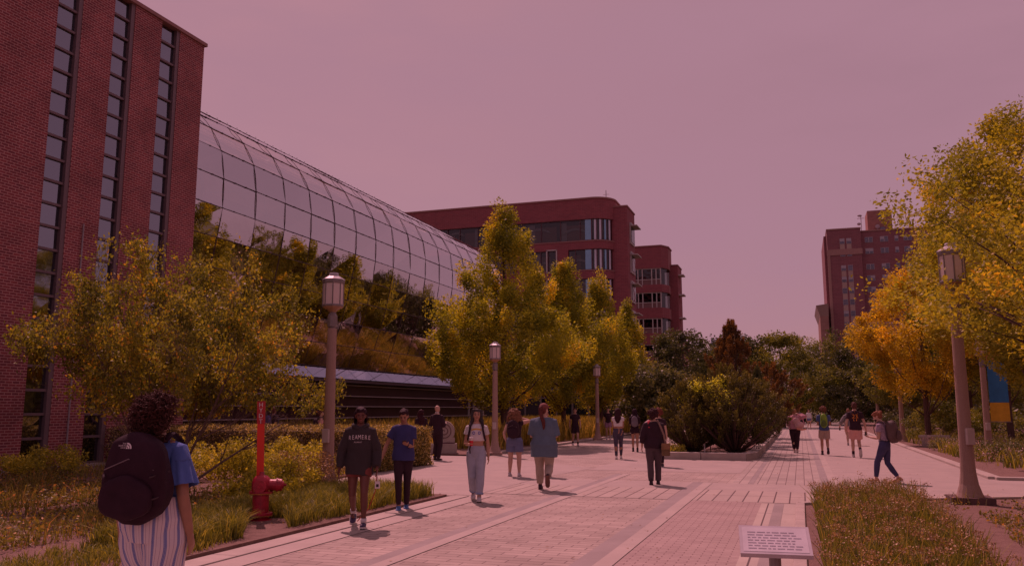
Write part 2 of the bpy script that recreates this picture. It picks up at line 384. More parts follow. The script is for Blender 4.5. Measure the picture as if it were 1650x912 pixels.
for i in range(NR):
    a, c = rows[i], rows[i+1]; p = MB()
    for y0, y1 in zip(cols[:-1], cols[1:]):
        nrm = Vector((c.y-a.y, 0, -(c.x-a.x))).normalized(); e = [rs.gauss(0,.009) for _ in range(4)]
        y0 += .015; y1 -= .015
        P4 = [Vector((c.x,y0,c.y)),Vector((c.x,y1,c.y)),Vector((a.x,y1,a.y)),Vector((a.x,y0,a.y))]
        P4 = [v_-nrm*ee for v_, ee in zip(P4, e)]
        p.quad(*P4)
    p.build('glass_row', G_hull, gt)
hm = MB()
for i in range(1, NR+1):
    a = rows[i]; hm.tube([(a.x+.01,cols[0],a.y),(a.x+.01,62.3,a.y)], .018, 6)
    for k in range(int((62-23.5)/.733)): y = 23.46+.733*k; hm.box(a.x-.02,a.x+.035,y-.045,y+.045,a.y-.022,a.y+.022)
hm.build('horizontal_joints', M_mull, gt)
vm = MB()
for y in cols: vm.tube([(q.x,y,q.y) for q in [at_len(cum[-1]*k/42) for k in range(43)]], .012, 5)
vm.build('vertical_joints', M_mull, gt)
cl = MB()
for k in range(int((62-23.5)/.73)):
    y = 23.6+.73*k; q = at_len(cum[-1]*.27); cl.box(q.x-.012,q.x+.012,y-.035,y+.035,q.y+.06,q.y+.075)
cl.build('ridge_clips', pm('clip_metal', (.2,.17,.17), .5), gt)
M_steel = pm('pale_steel', (.50,.46,.44), .5)
ts = MB()
for y in cols[::2]:
    q = [at_len(cum[-1]*k/14) for k in range(15)]; inn = [Vector((v_.x-1.0, v_.y-(.5 if v_.y > 11 else 0))) for v_ in q]
    ts.tube([(v_.x,y,v_.y) for v_ in inn], .07, 6)
    if y < 60:
        for k in range(1,14,2):
            ts.tube([(inn[k].x,y,inn[k].y),(inn[k+1].x,y+4.4,inn[k+1].y)], .035, 5); ts.tube([(inn[k+1].x,y,inn[k+1].y),(inn[k].x,y+4.4,inn[k].y)], .035, 5)
            ts.tube([(inn[k].x,y,inn[k].y),(inn[k].x,y+4.4,inn[k].y)], .05, 5)
ts.build('truss', M_steel, gt)
M_fl = pm('tan_floor', (.36,.25,.15), .7, .2, 1)
fb = MB()
for z in (3.5, 7.4, 11.2): fb.box(-38,-25.4,23.6,62,z,z+.35)
fb.build('floor_slab', M_fl, gt)
MB().box(-28.8,-28.4,23.6,62,0,15.2).build('rear_wall', pm('tan_wall', (.70,.52,.36), .8, .35, .22, c2=(.42,.27,.16)), gt)
MB().box(-36,-35.6,23.6,62,0,15.6).build('far_wall', pm('pale_wall', (.5,.46,.44), .8, .2, .4), gt)
MB().box(-38,-23.7,62.35,62.7,0,14.2).add([(-23.7,62.35,4),(-22.6,62.35,7),(-22.2,62.35,10.6),(-22.8,62.35,13),(-24,62.35,14.2)], [(0,1,2,3,4)]).build('end_wall', pm('end_wall', (.10,.08,.085), .7), gt)
sk = MB()
for y0, y1 in zip(cols[:-1], cols[1:]): sk.quad((-22.95,y0+.02,3.28),(-22.95,y1-.02,3.28),(-23.6,y1-.02,3.86),(-23.6,y0+.02,3.86))
sk.build('skirt_panel', glassmat('skirt_glass', (.1,.1,.12), .75, .06, (.72,.80,.95)), gt)
MB().box(-23.6,-22.98,23.5,62.3,3.10,3.25).build('soffit', M_mull, gt)
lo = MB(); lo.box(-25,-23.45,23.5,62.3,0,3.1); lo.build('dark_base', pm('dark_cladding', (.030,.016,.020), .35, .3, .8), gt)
fi = MB()
for z in (2.94,2.36,1.80,1.20): fi.box(-23.44,-23.30,23.5,62.3,z,z+.055)
fi.build('metal_fin', pm('fin_metal', (.38,.33,.34), .4), gt)
bs = MB(); bs.box(-23.44,-23.0,30,50,.0,.42); bs.build('stone_ledge', M_stone, gt)
dr = MB()
for y in (58.6,59.6,60.6,61.6): dr.box(-23.44,-23.33,y,y+.10,.05,2.3)
dr.box(-23.44,-23.33,58.6,61.7,2.25,2.36)
dr.build('entrance_frame', M_steel, gt)

# low glazed wing behind the row of trees
t = thing('glazed_wing', 'low dark glazed wing behind the row of trees', 'building')
MB().box(-48,-15.5,70,100,5.2,6.4).build('roof', pm('wing_fascia', (.13,.06,.06), .7), t)
MB().box(-47.5,-16,70.6,99,0,5.2).build('dark_glazing', glassmat('wing_glass', (.10,.13,.13), .12, .05, (.7,.8,.85)), t)
MB().box(-47,-16.5,72.5,98,0,5.1).build('interior', pm('wing_room', (.05,.055,.06), .9), t)
c_ = MB()
for k in range(22): c_.box(-47+1.42*k,-46.86+1.42*k,70.45,70.6,0,5.2)
c_.box(-47.5,-16,70.45,70.6,2.6,2.72)
c_.build('mullions', pm('wing_mullion', (.22,.20,.20), .5), t)

# ------------------------------------------------------------------ curved brick building
BR2 = brickmat('brick_far', (.29,.082,.088), (.235,.07,.078), (.35,.18,.17), .6, .2, .012, 'XZ', 0, .5, blotch=.10, bump=.1)
M_win = pm('far_frame', (.10,.05,.055), .5)
G_far = glassmat('far_glass', (.45,.45,.45), .03, .02, (.85,.85,.88), .6)
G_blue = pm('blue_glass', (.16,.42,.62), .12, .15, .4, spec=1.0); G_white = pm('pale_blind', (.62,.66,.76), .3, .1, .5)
t = thing('curved_brick_building', 'red brick building with rounded corner and ribbon windows in the middle distance', 'building')
def outl(k, x1=-23.1, y0=110, r=2.9, x0=-62, y1=117):
    r2 = r; P = [(x0-0,y0+k)]
    for i in range(13):
        a = -math.pi/2+math.pi/2*i/12; P.append((x1-r2+(r2-k)*math.cos(a), y0+r2+(r2-k)*math.sin(a)))
    return P+[(x1-k,y1),(x0,y1)]
bands = [(4.1,7.0),(8.2,11.1),(12.3,15.2),(16.4,19.3),(20.5,23.4),(24.6,27.6)]
bb = MB(); z = 0
for a, c in bands+[(30.4,None)]:
    bb.prism(outl(0), z, a); z = c
for x0, x1, bi in [(-31.0,-29.3,4),(-31.0,-29.3,3),(-36.8,-35.2,4),(-36.8,-35.2,3),(-31.0,-29.3,2),(-31.0,-29.3,1)]: bb.box(x0,x1,110.003,110.5,bands[bi][0],bands[bi][1])
bb.build('wall', BR2, t)
gl = MB(); inn = MB(); fr = MB()
for a, c in bands:
    gl.prism(outl(.28), a, c); inn.prism(outl(1.2), a, c)
    x = -61.0
    while x < -26.3:
        fr.box(x-.05,x+.05,110.16,110.27,a,c); x += rs.choice([1.1,1.9,2.8])
    for i in range(0, 13, 2):
        q = outl(.18)[1+i]; fr.box(q[0]-.06,q[0]+.06,q[1]-.06,q[1]+.06,a,c)
    fr.box(-61,-26.0,110.14,110.27,a,a+.09); fr.box(-61,-26.0,110.14,110.27,c-.09,c)
sw = MB()  # pale arcs and blocks behind the glass, imitating its wavy bright reflections
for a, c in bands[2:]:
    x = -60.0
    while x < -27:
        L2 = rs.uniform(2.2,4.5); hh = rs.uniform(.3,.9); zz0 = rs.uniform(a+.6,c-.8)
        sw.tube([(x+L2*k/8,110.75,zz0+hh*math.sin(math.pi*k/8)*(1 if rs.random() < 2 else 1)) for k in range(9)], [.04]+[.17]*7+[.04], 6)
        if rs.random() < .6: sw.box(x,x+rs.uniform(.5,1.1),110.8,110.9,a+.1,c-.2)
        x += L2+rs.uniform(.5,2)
sw.build('pale_reflections', pm('reflection_pale', (.80,.76,.78), .6), t)
br_ = MB()  # brick-coloured sheets added behind the panes in place of real reflections
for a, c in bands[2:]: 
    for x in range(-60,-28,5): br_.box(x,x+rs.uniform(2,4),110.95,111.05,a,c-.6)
br_.build('brown_reflections', pm('reflection_brown', (.45,.22,.17), .8), t)
gl.build('ribbon_window', G_far, t); inn.build('interior', M_inner, t); fr.build('window_frame', M_win, t)
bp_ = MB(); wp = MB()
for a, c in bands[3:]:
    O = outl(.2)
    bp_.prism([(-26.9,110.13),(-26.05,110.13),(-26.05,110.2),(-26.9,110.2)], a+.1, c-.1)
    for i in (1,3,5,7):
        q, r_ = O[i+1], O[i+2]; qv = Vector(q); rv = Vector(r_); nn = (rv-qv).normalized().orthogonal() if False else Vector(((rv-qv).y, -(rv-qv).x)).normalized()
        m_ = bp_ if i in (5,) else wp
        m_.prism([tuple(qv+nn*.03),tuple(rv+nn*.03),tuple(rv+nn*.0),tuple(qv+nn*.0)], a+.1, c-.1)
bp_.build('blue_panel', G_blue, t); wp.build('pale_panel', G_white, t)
cp = MB(); cp.prism(outl(-.10), 30.4, 30.62)
for a, c in bands: cp.prism(outl(-.07), a-.14, a+.003)
cp.build('coping', pm('far_coping', (.33,.17,.15), .7), t)
ww = MB()
for a, c in bands[3:5]:
    for x in (-32.35,-30.95): ww.box(x-.08,x+.08,109.9,110.1,a-.2,c+.1)
    ww.box(-32.4,-30.9,109.9,110.1,c,c+.16); ww.box(-32.4,-30.9,109.9,110.1,a-.25,a-.1)
ww.build('pale_window_frame', M_steel, t)
wg = MB(); wg.box(-26,-21.4,112,117.6,0,29.4); wg.build('side_wing', BR2, t)
MB().box(-26.1,-21.3,111.9,117.7,29.4,29.6).build('wing_coping', pm('far_coping', (.3,.1,.1)), t)
for z in (24.6,20.5,16.4,12.3,8.2):
    f = MB(); f.box(-21.45,-21.2,113.6,116.4,z-.1,z+2.9); wn = f.build('window', M_steel, t)
    MB().box(-21.24,-21.14,113.8,116.2,z+.15,z+2.7).build('pane', G_far, wn)
    MB().box(-21.2,-20.3,113.4,116.6,z+2.35,z+2.47).build('sun_shade', M_steel, wn)
an = MB(); an.tube([(-24.5,113,29.5),(-24.5,113,32.2)], .05, 6); an.tube([(-24.9,113,31.6),(-24.1,113,31.6)], .03, 6); an.build('antenna', M_frame, t)

# second brick block further back
t = thing('stepped_brick_building', 'smaller stepped red brick block behind the curved brick building', 'building')
b2 = MB(); zs = [(11,13.2),(15.2,17.9),(19.8,22.6),(24.0,27.0)]
P3 = lambda k: [(-30,150+k),(-22.6-k*.5,150+k),(-21.6-k,152),(-21.6-k,156),(-30,156)]
z = 0
for a, c in zs+[(31.0,None)]: b2.prism(P3(0), z, a); z = c
b2.box(-21.9,-20.3,154.5,160,0,28.0)
b2.build('wall', BR2, t)
g2 = MB(); i2 = MB(); f2 = MB(); pn = MB()
for a, c in zs:
    g2.prism(P3(.35), a, c); i2.prism(P3(1.3), a, c)
    pn.box(-30,-22.8,150.2,150.3,a,a+.9)
    for x in (-29.2,-26.9,-26.1,-24.4,-23.6,-22.8): f2.box(x-.09,x+.09,150.1,150.3,a,c)
    f2.box(-29.9,-22.7,150.12,150.3,c-.15,c); f2.box(-29.9,-22.7,150.12,150.3,a+.9,a+1.02)
g2.build('ribbon_window', G_far, t); i2.build('interior', M_inner, t); f2.build('window_frame', M_steel, t); pn.build('spandrel', pm('spandrel', (.20,.12,.11)), t)
bl = MB()
for a in (22.5,18.2,13.9,26.2): bl.box(-20.35,-19.3,155,157.5,a,a+.22)
bl.build('balcony', M_steel, t)
cp = MB(); cp.prism(P3(-.15), 31.0, 31.2); cp.box(-22,-20.2,154.4,160.1,28.0,28.2); cp.build('coping', pm('far_coping', (.3,.1,.1)), t)
t = thing('low_brick_house', 'low sloping brick roof just right of the stepped brick block', 'building')
MB().add([(-33,200,0),(-23,200,0),(-23,206,0),(-33,206,0),(-33,200,23),(-28,200,19.5),(-23,200,16),(-33,206,23),(-28,206,19.5),(-23,206,16)],
         [(0,1,6,5,4),(1,2,9,6),(2,3,7,8,9),(3,0,4,7),(4,5,8,7),(5,6,9,8)]).build('wall', BR2, t)
MB().quad((-33.2,199.8,23.25),(-22.8,199.8,16.05),(-22.8,206,16.05),(-33.2,206,23.25)).build('roof', pm('slate', (.12,.07,.07)), t)

# tall apartment tower
t = thing('apartment_tower', 'tall brick apartment tower with rooftop penthouse rising over the trees at right', 'building')
BR3 = brickmat('brick_tower', (.27,.11,.12), (.23,.095,.105), (.34,.2,.19), 1.2, .4, .02, 'XZ', 0, .5, blotch=.08, bump=.1)  # brick shifted towards mauve: slight distance haze put into the colour
bt = MB(); bt.box(9.0,17.6,240,268,0,50.0); bt.box(17.6,46,241.2,268,0,49.3); bt.box(8.3,9.0,244,268,0,49.2); bt.build('wall', BR3, t)
tr = MB(); tr.box(8.8,17.8,239.8,240,43.0,44.6); tr.box(8.9,17.7,239.85,268,50.0,50.35); tr.box(17.7,46.2,241.0,268,49.3,49.6); tr.box(8.9,9.6,239.82,240,5,43.0)
tr.build('stone_trim', pm('tower_stone', (.38,.22,.19), .8), t)
M_cream = pm('cream_panel', (.45,.33,.28), .8); G_t = pm('tower_pane', (.09,.10,.15), .25, .3, .3, spec=.8); M_wf = pm('tower_sash', (.42,.38,.42), .6)
def twin(x, z, w_, h_, y):
    f = MB(); f.box(x,x+w_,y-.1,y,z,z+h_); wn = f.build('window', M_wf, t)
    p = MB(); k = 2 if w_ > 1.3 else 1
    for i in range(k):
        a = x+w_*i/k+.1; c = x+w_*(i+1)/k-.1
        p.box(a,c,y-.14,y-.09,z+.1,z+h_*.5-.04)
        if rs.random() < .6: p.box(a,c,y-.14,y-.09,z+h_*.5+.04,z+h_-.1)
    p.build('pane', G_t, wn)
cr = MB()
for k in range(13):
    z = 46.0-3.08*k-(1.2 if k >= 2 else 0)
    for x in (12.2,13.9):
        twin(x, z-(.35 if k == 1 else 0), 1.25, 1.5, 240)
        if k not in (1,): cr.box(x+.02,x+1.23,239.93,240,z-1.55,z-.05)
    for x, w_ in ((18.6,2.0),(22.4,2.0),(26.0,.9),(28.2,2.0),(32,2.0),(36,.9)):
        if x < 30 or k < 5: twin(x, z+.2, w_, 1.5, 241.2)
cr.build('cream_panels', M_cream, t)
ph = MB(); ph.box(20.0,26.2,246,254,49.3,56.0); ph.build('penthouse', brickmat('brick_ph', (.34,.17,.14), (.29,.15,.13), (.3,.15,.12), 1.2, .4, .02, 'XZ', 0, .5, bump=.1), t)
wp_ = MB(); wp_.box(22.8,24.0,245.9,246,53.4,54.8); wp_.box(23.1,24.3,245.9,246,49.9,51.2); wp_.build('penthouse_window', G_t, t)
an = MB(); an.tube([(18.2,244,49.3),(18.2,244,54.5)], .09, 6); an.tube([(17.2,244,53.6),(19.0,244,53.6)], .07, 6); an.ell((17.6,243.8,52),(.5,.2,.4)); an.ell((17.9,243.8,54.3),(.6,.25,.3)); an.tube([(22.4,245.5,49.3),(22.4,245.5,51.6)], .07, 6); an.ell((22.4,245.4,51.3),(.6,.2,.6))
an.build('roof_antenna', pm('antenna_grey', (.35,.30,.32)), t)
t = thing('corniced_block', 'narrow pale building with an overhanging cornice left of the tall tower', 'building')
MB().box(6.1,8.2,236,262,0,26.5).build('wall', brickmat('brick_pale', (.36,.20,.16), (.32,.17,.14), (.3,.2,.17), 1.2, .4, .02, 'XZ', bump=.1), t)
MB().add([(6.1,236,26.2),(8.25,236,26.2),(8.25,262,26.2),(6.1,262,26.2),(5.2,235.2,29.0),(8.27,235.2,29.4),(8.27,262,29.4),(5.2,262,29.0)],
   [(0,1,2,3),(4,7,6,5),(0,4,5,1),(1,5,6,2),(2,6,7,3),(3,7,4,0)]).build('cornice', pm('cornice', (.36,.25,.22)), t)
t = thing('distant_office_tower', 'tiny pale blue office building far away above the trees', 'building')
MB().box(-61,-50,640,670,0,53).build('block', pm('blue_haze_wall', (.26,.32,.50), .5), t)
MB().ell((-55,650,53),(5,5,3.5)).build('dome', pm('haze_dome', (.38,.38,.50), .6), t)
# dark low shelter with pale rails at the far left of the walkway
t = thing('shelter', 'dark low shelter with pale slanted rails behind the far lamp', 'shelter', (-11.5,63,0))
MB().box(-1.6,2.2,0,3,0,.1).box(-1.6,2.2,2.8,3,.1,2.2).build('rear_panel', pm('shelter_dark', (.05,.035,.04)), t)
r_ = MB()
for k in range(4): r_.tube([(-1.6,.2,1.0+.42*k),(1.2,.2,1.0+.42*k),(2.1,.2,.55+.35*k)], .03, 6)
r_.build('rail', M_steel, t)
# brick hall and low buildings across the plaza, outside the picture; the glass mirrors them
t = thing('brick_hall', 'brick hall across the plaza', 'building')
MB().box(34,52,-34,78,0,12.5).build('wall', brickmat('tan_brick', (.40,.22,.10), (.34,.18,.08), (.3,.2,.12), .4, .15, .012, 'YZ', 0, .5), t)
hw = MB()
for k in range(22):
    for z in (1,4.8,8.6): hw.box(33.9,34.05,-32+5*k,-29.8+5*k,z,z+2.2)
hw.build('windows', pm('hall_window', (.05,.05,.06), .3), t)
# ------------------------------------------------------------------ vegetation
BARK = pm('bark', (.10,.065,.05), .95, .35, 14, .8, 50, stretch=(1,1,.25))
BARK2 = pm('grey_bark', (.17,.125,.105), .9, .3, 10, .6, 50, stretch=(1,1,.3))
L_pear = leafmat('pear_leaf', (.085,.115,.012), (.27,.27,.018), (.42,.30,.02), .48)
L_yel = leafmat('yellow_leaf', (.18,.16,.012), (.36,.27,.012), (.46,.27,.015), .45)
L_mix = leafmat('turning_leaf', (.10,.125,.014), (.25,.24,.018), (.40,.27,.02), .45)
L_near = leafmat('small_leaf', (.065,.088,.014), (.23,.225,.024), (.33,.19,.03), .42)
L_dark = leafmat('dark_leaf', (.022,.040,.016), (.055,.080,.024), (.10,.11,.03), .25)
L_mid = leafmat('mid_leaf', (.045,.070,.016), (.12,.14,.022), (.20,.18,.025), .35)
L_grey = leafmat('grey_leaf', (.05,.075,.035), (.11,.12,.06), None, .3)
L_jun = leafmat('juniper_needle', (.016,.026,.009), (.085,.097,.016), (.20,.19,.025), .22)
L_red = leafmat('rusty_needle', (.045,.035,.012), (.12,.070,.016), (.20,.105,.022), .25)
L_shrub = leafmat('shrub_leaf', (.11,.13,.02), (.32,.31,.035), (.45,.38,.07), .4)
L_hedge = leafmat('hedge_leaf', (.055,.065,.02), (.24,.20,.075), (.46,.35,.19), .35)
L_cover = leafmat('cover_leaf', (.05,.06,.02), (.16,.16,.03), (.33,.17,.07), .3)
L_lir = leafmat('lawn_blade', (.05,.075,.014), (.16,.17,.028), (.27,.25,.06), .3)
L_prair = leafmat('prairie_blade', (.10,.10,.02), (.24,.20,.04), (.38,.27,.10), .35)
L_flow = leafmat('dried_flower', (.10,.065,.035), (.22,.15,.085), (.36,.25,.16), .2)
L_purp = leafmat('purple_flower', (.20,.14,.20), (.36,.26,.32), None, .2)
CORE = leafmat('inner_foliage', (.02,.03,.01), (.03,.04,.012), None, .05)

def crown(seed, H, zb, R, prof, nc, per, size, spread=.34, up=.35, asp=.6, elong=1.5, inner=.35, limbs=26, wob=.22):
    """leaf clumps spread through a lobed envelope; returns leaf arrays and clump centres"""
    rng = np.random.default_rng(seed); ph = rng.uniform(0, 6.28, 6); cs = []
    while len(cs) < nc:
        tt = rng.uniform(0,1); a = rng.uniform(0, 6.283); r = prof(tt)
        if rng.uniform(0,1) > r+.12: continue
        k = 1+wob*(.5*math.sin(2*a+ph[0])+.5*math.sin(3*a+ph[1]+tt*4)+.6*math.sin(tt*13+a+ph[2])) 
        q = r*k*R*(inner+(1-inner)*rng.uniform(0,1)**.45)
        cs.append((q*math.cos(a), q*math.sin(a), zb+tt*(H-zb)))
    cs = np.array(cs); P = []; va = []
    for c in cs:
        n = int(per*rng.uniform(.5,1.5)); s = spread*rng.uniform(.6,1.35)
        d = rng.normal(size=(n,3)); d /= np.linalg.norm(d,axis=1,keepdims=True); d *= (rng.uniform(0,1,(n,1))**.4)
        out = np.array([c[0],c[1],0]); out = out/(np.linalg.norm(out)+1e-6)
        p = c+d*s*np.array([1,1,elong])+out*s*.3*d[:,2:3]
        P.append(p); va.append(np.clip(rng.normal(rng.uniform(.1,.75),.13,n),0,.88) if rng.uniform() > .06 else rng.uniform(.7,1,n))
    P = np.concatenate(P); va = np.concatenate(va)
    return leaves(P, size, rng, up=up, aspect=asp, var=va), cs
def trunk_mesh(seed, H, zb, r0, cs, limbs=24, rise=.35, forks=1, base=(0,0)):
    rng = random.Random(seed); m = MB(); tops = []
    for k in range(forks):
        a = rng.uniform(0,6.28); sp_ = .0 if forks == 1 else rng.uniform(.3,.9)
        pts = [(base[0],base[1],-.05),(base[0]+.02,base[1],.25)]; rr = [r0*1.35, r0]
        n = 7
        for i in range(1,n+1):
            u = i/n; pts.append((base[0]+sp_*u*math.cos(a)+rng.uniform(-.05,.05)*H*.05, base[1]+sp_*u*math.sin(a)+rng.uniform(-.05,.05)*H*.05, .25+(H*.93-.25)*u)); rr.append(r0*(1-u)**.8+.012)
        m.tube(pts, rr, 9); tops.append(pts)
    idx = list(range(len(cs))); rng.shuffle(idx)
    for i in idx[:limbs]:
        c = cs[i]; P = rng.choice(tops); z0 = max(zb*.7, c[2]-rise*(math.hypot(c[0],c[1])+.4)*2); z0 = min(z0, H*.85)
        j = min(range(len(P)), key=lambda q: abs(P[q][2]-z0)); s = Vector(P[j]); e = Vector(c); mid = s.lerp(e,.5)+Vector((0,0,-.08*(e-s).length))
        r = r0*.34*(1-.6*z0/H)
        m.tube([s, s.lerp(mid,.55), mid, mid.lerp(e,.6)+Vector((rng.uniform(-.1,.1),)*3), e], [r, r*.75, r*.55, r*.32, r*.12], 6)
    return m
def pear(t): return (t/.28)**.55*.98 if t < .28 else (1-(t-.28)/.72)**.98*.98+.02
def oval(t): return max(0.02, math.sin(math.pi*min(1,max(0,t*.93+.05))))**.6
def cone(t): return (1-t)**.85*.95+.04
def vase(t): return min(1, .35+1.1*t)*(1 if t < .7 else math.sqrt(max(0.02,1-((t-.7)/.32)**2)))
MESHES = {}
def tree(name, label, cat, loc, H, zb, R, prof, mat, seed, nc=140, per=230, size=.10, group=None, bark=BARK, r0=.14, share=None, rot=0, sc=1, limbs=26, **k):
    key = share or (name, seed)
    if key not in MESHES:
        (V,F,A), cs = crown(seed, H, zb, R, prof, nc, per, size, **k)
        MESHES[key] = (npmesh('crown', V, F, mat, A), trunk_mesh(seed, H, zb, r0, cs, limbs).mesh('trunk', bark, True))
    a, b_ = MESHES[key]; t = thing(name, label, cat, loc, rot, group)
    t.scale = (sc,sc,sc) if not hasattr(sc,'__len__') else sc
    link('trunk', b_, t); c = link('crown', a, t)
    if mat is not a.materials[0]:
        c.material_slots[0].link = 'OBJECT'; c.material_slots[0].material = mat
    return t
# four pyramidal pear trees on the left of the walkway
PG = 'pyramidal pear trees in a row beside the walkway'
tree('pear_tree', 'tallest broad pyramidal tree with yellow-green leaves behind the second lamp', 'tree', (-13,37,0), 11.0, 1.9, 3.75, pear, L_pear, 11, nc=260, per=280, size=.115, group=PG, spread=.42, elong=1.7, r0=.17)
tree('pear_tree', 'second pyramidal pear tree, its crown half behind the tallest one', 'tree', (-12.9,47,0), 10.0, 2.0, 3.0, pear, L_pear, 12, nc=200, per=250, size=.125, group=PG, spread=.42, elong=1.9)
tree('pear_tree', 'third pear tree in the row, slim and behind the third lamp', 'tree', (-12.4,54.5,0), 10.4, 2.0, 2.4, pear, L_pear, 13, nc=170, per=210, size=.135, group=PG, spread=.42, elong=2.0)
tree('pear_tree', 'last and slimmest pear tree at the right end of the row', 'tree', (-12.1,62.3,0), 9.2, 2.0, 2.3, pear, L_pear, 14, nc=150, per=200, size=.14, group=PG, spread=.42, elong=2.0)
# yellow and green trees on the right
RG = 'trees along the right side of the walkway'
tree('maple_tree', 'orange-yellow tree with a rounded crown beside the right walkway kerb', 'tree', (5.6,44,0), 8.2, 2.5, 3.05, oval, L_yel, 21, nc=190, per=220, size=.12, group=RG, spread=.45, elong=1.1)
tree('maple_tree', 'taller yellow-green tree rising behind the orange-yellow one', 'tree', (8.6,42,0), 11.2, 2.6, 3.4, oval, L_mix, 22, nc=190, per=220, size=.125, group=RG, spread=.5, elong=1.3)
tree('maple_tree', 'tall turning tree above the tall lamp at the right edge', 'tree', (6.7,27.5,0), 10.2, 2.7, 3.3, oval, L_mix, 23, nc=340, per=260, size=.10, group=RG, spread=.42, elong=1.3, wob=.1)
tree('maple_tree', 'small green tree with low branches further down the right bed', 'tree', (6.8,62,0), 5.4, 1.9, 2.9, oval, L_mid, 24, nc=120, per=200, size=.13, group=RG, spread=.5, elong=.8, r0=.09)
tree('maple_tree', 'green tree at the back of the right bed behind the bench', 'tree', (9.5,56,0), 8.0, 2.2, 3.2, oval, L_mid, 25, nc=140, per=200, size=.14, group=RG, spread=.5)
tree('overhanging_tree', 'near green tree whose branches hang across the tall lamp at the right edge', 'tree', (6.3,15.0,0), 6.1, 2.1, 4.7, oval, L_mix, 26, nc=420, per=110, size=.075, spread=.42, elong=.8, bark=BARK, r0=.15, limbs=90, wob=.3, asp=.55)
# background
BG = 'trees at the far end of the walkway'
def bgt(lab, x, y, H, R, mat, seed, prof=oval, zb=1.0, **k):
    tree('background_tree', lab, 'tree', (x,y,0), H, zb, R, prof, mat, seed, nc=k.pop('nc',110), per=150, size=.23, group=BG, spread=.75, elong=.9, r0=.2, **k)
bgt('dark spreading tree below the stepped brick block', -9.6,75,8.4,3.6,L_dark,31)
bgt('dark tree between the stepped brick block and the rusty conifer', -6.2,82,8.4,3.4,L_dark,32)
bgt('low grey-green tree in front of the dark trees, left of the juniper island', -8.7,57,4.3,2.7,L_grey,33,zb=.6)
bgt('bright green tree directly right of the rusty conifer', -1.6,84,8.6,3.9,L_mid,34)
bgt('feathery green tree centred over the far end of the walkway', 0.8,112,9.8,4.6,L_mid,35)
bgt('large dark green tree in front of the apartment tower', 5.6,96,10.2,4.7,L_dark,36)
bgt('mid green tree right of the far end of the walkway', 2.9,100,9.6,3.6,L_mid,37)
bgt('dark green tree behind the orange-yellow tree', 10.4,92,9.8,5,L_dark,38)
bgt('dark tree left of the far end of the walkway', -5.5,104,8.0,4.5,L_dark,39)
bgt('dense tree far behind the small green tree on the right', 12,72,7.6,4.5,L_mid,40)
for i, (x,y,s_) in enumerate([(14,118,1.05),(20,104,1.1),(-13,116,.9),(18,86,1.15)]):
    tree('background_tree', ['rounded tree in the far tree line behind the tower foot','tall tree at the right of the far tree line','tree left in the far tree line beneath the low brick house','thick tree in the right bed far behind the yellow trees'][i], 'tree', (x,y,0), 1,1,1, oval, [L_mid,L_dark,L_dark,L_mid][i], 0, share=[('background_tree',36),('background_tree',35),('background_tree',31),('background_tree',38)][i], rot=1.3*i+.7, sc=s_, group=BG)
# unseen plaza-side trees that the curved glass mirrors
for i, (x,y,s_) in enumerate([(24,8,.55),(27,27,.6),(25,47,.55)]):
    tree('maple_tree', 'tree on the lawn across the plaza', 'tree', (x,y,0), 1,1,1, oval, L_mix if i%2 else L_mid, 0, share=[('maple_tree',22),('maple_tree',21),('maple_tree',23)][i%3], rot=i*1.1, sc=s_, group='trees on the lawn across the plaza')

# multi-stemmed small tree at the left
def branchy(seed, base, stems, H, spread, leafn, size):
    rng = random.Random(seed); m = MB(); LP = []
    def grow(p, d, ln, r, depth):
        pts = [p]; rr = [r]; n = 5; q = p.copy(); dd = d.copy()
        for i in range(n):
            dd = (dd+Vector((rng.gauss(0,.13),rng.gauss(0,.13),rng.gauss(.03,.09)))).normalized()
            q = q+dd*ln/n; pts.append(q.copy()); rr.append(max(.003, r*(1-.62*(i+1)/n)))
            if depth >= 2:
                for _ in range(leafn): LP.append(q+Vector((rng.gauss(0,.10),rng.gauss(0,.10),rng.gauss(0,.08))))
        m.tube(pts, rr, 7 if depth == 0 else 5 if depth < 2 else 3)
        if depth < 3:
            for i in range(1 if depth else 2, n+1):
                for _ in range([2,2,2][depth] if i > 1 else 1):
                    if depth == 0 and i < 2: continue
                    a = Vector((rng.gauss(0,1),rng.gauss(0,1),rng.gauss(.1,.5))).normalized()
                    nd = (dd*.75+a*.75).normalized()
                    grow(pts[i], nd, ln*rng.uniform(.36,.52), rr[i]*.55, depth+1)
    for k in range(stems):
        a = 6.283*k/stems+rng.uniform(-.3,.3); tl = rng.uniform(.35,1.0)*spread
        d = Vector((math.cos(a)*tl, math.sin(a)*tl, 1)).normalized()
        grow(Vector((.12*math.cos(a),.12*math.sin(a),-.03)), d, H*rng.uniform(.62,.8), rng.uniform(.028,.045), 0)
    rg = np.random.default_rng(seed); P = np.array([tuple(v) for v in LP]); P = P[P[:,2] > 1.72+.25*np.sin(P[:,0]*1.3)]; f_ = np.sin(P[:,0]*3.1+1)*np.sin(P[:,1]*2.7)*.6+np.sin(P[:,2]*4.3+P[:,0]*1.9)*.6; P = P[((f_ > -.05) & (rg.uniform(0,1,len(P)) < .58)) | (rg.uniform(0,1,len(P)) < .09)]
    return m, P, rg
m, Pl, rg = branchy(5, (0,0), 9, 5.0, 1.15, 5, .05)
print('near tree leaves', len(Pl), Pl.min(0), Pl.max(0))
va = np.clip(.38+.22*np.sin(Pl[:,0]*2.3+Pl[:,2]*1.7)+rg.normal(0,.25,len(Pl)),0,1)
red = (np.linalg.norm(Pl-np.array([.1,-.3,2.3]),axis=1) < .35); va[red] = 1
Pl = Pl[::1]; V,F,A = leaves(Pl, .088, rg, up=.1, aspect=.6, var=va)
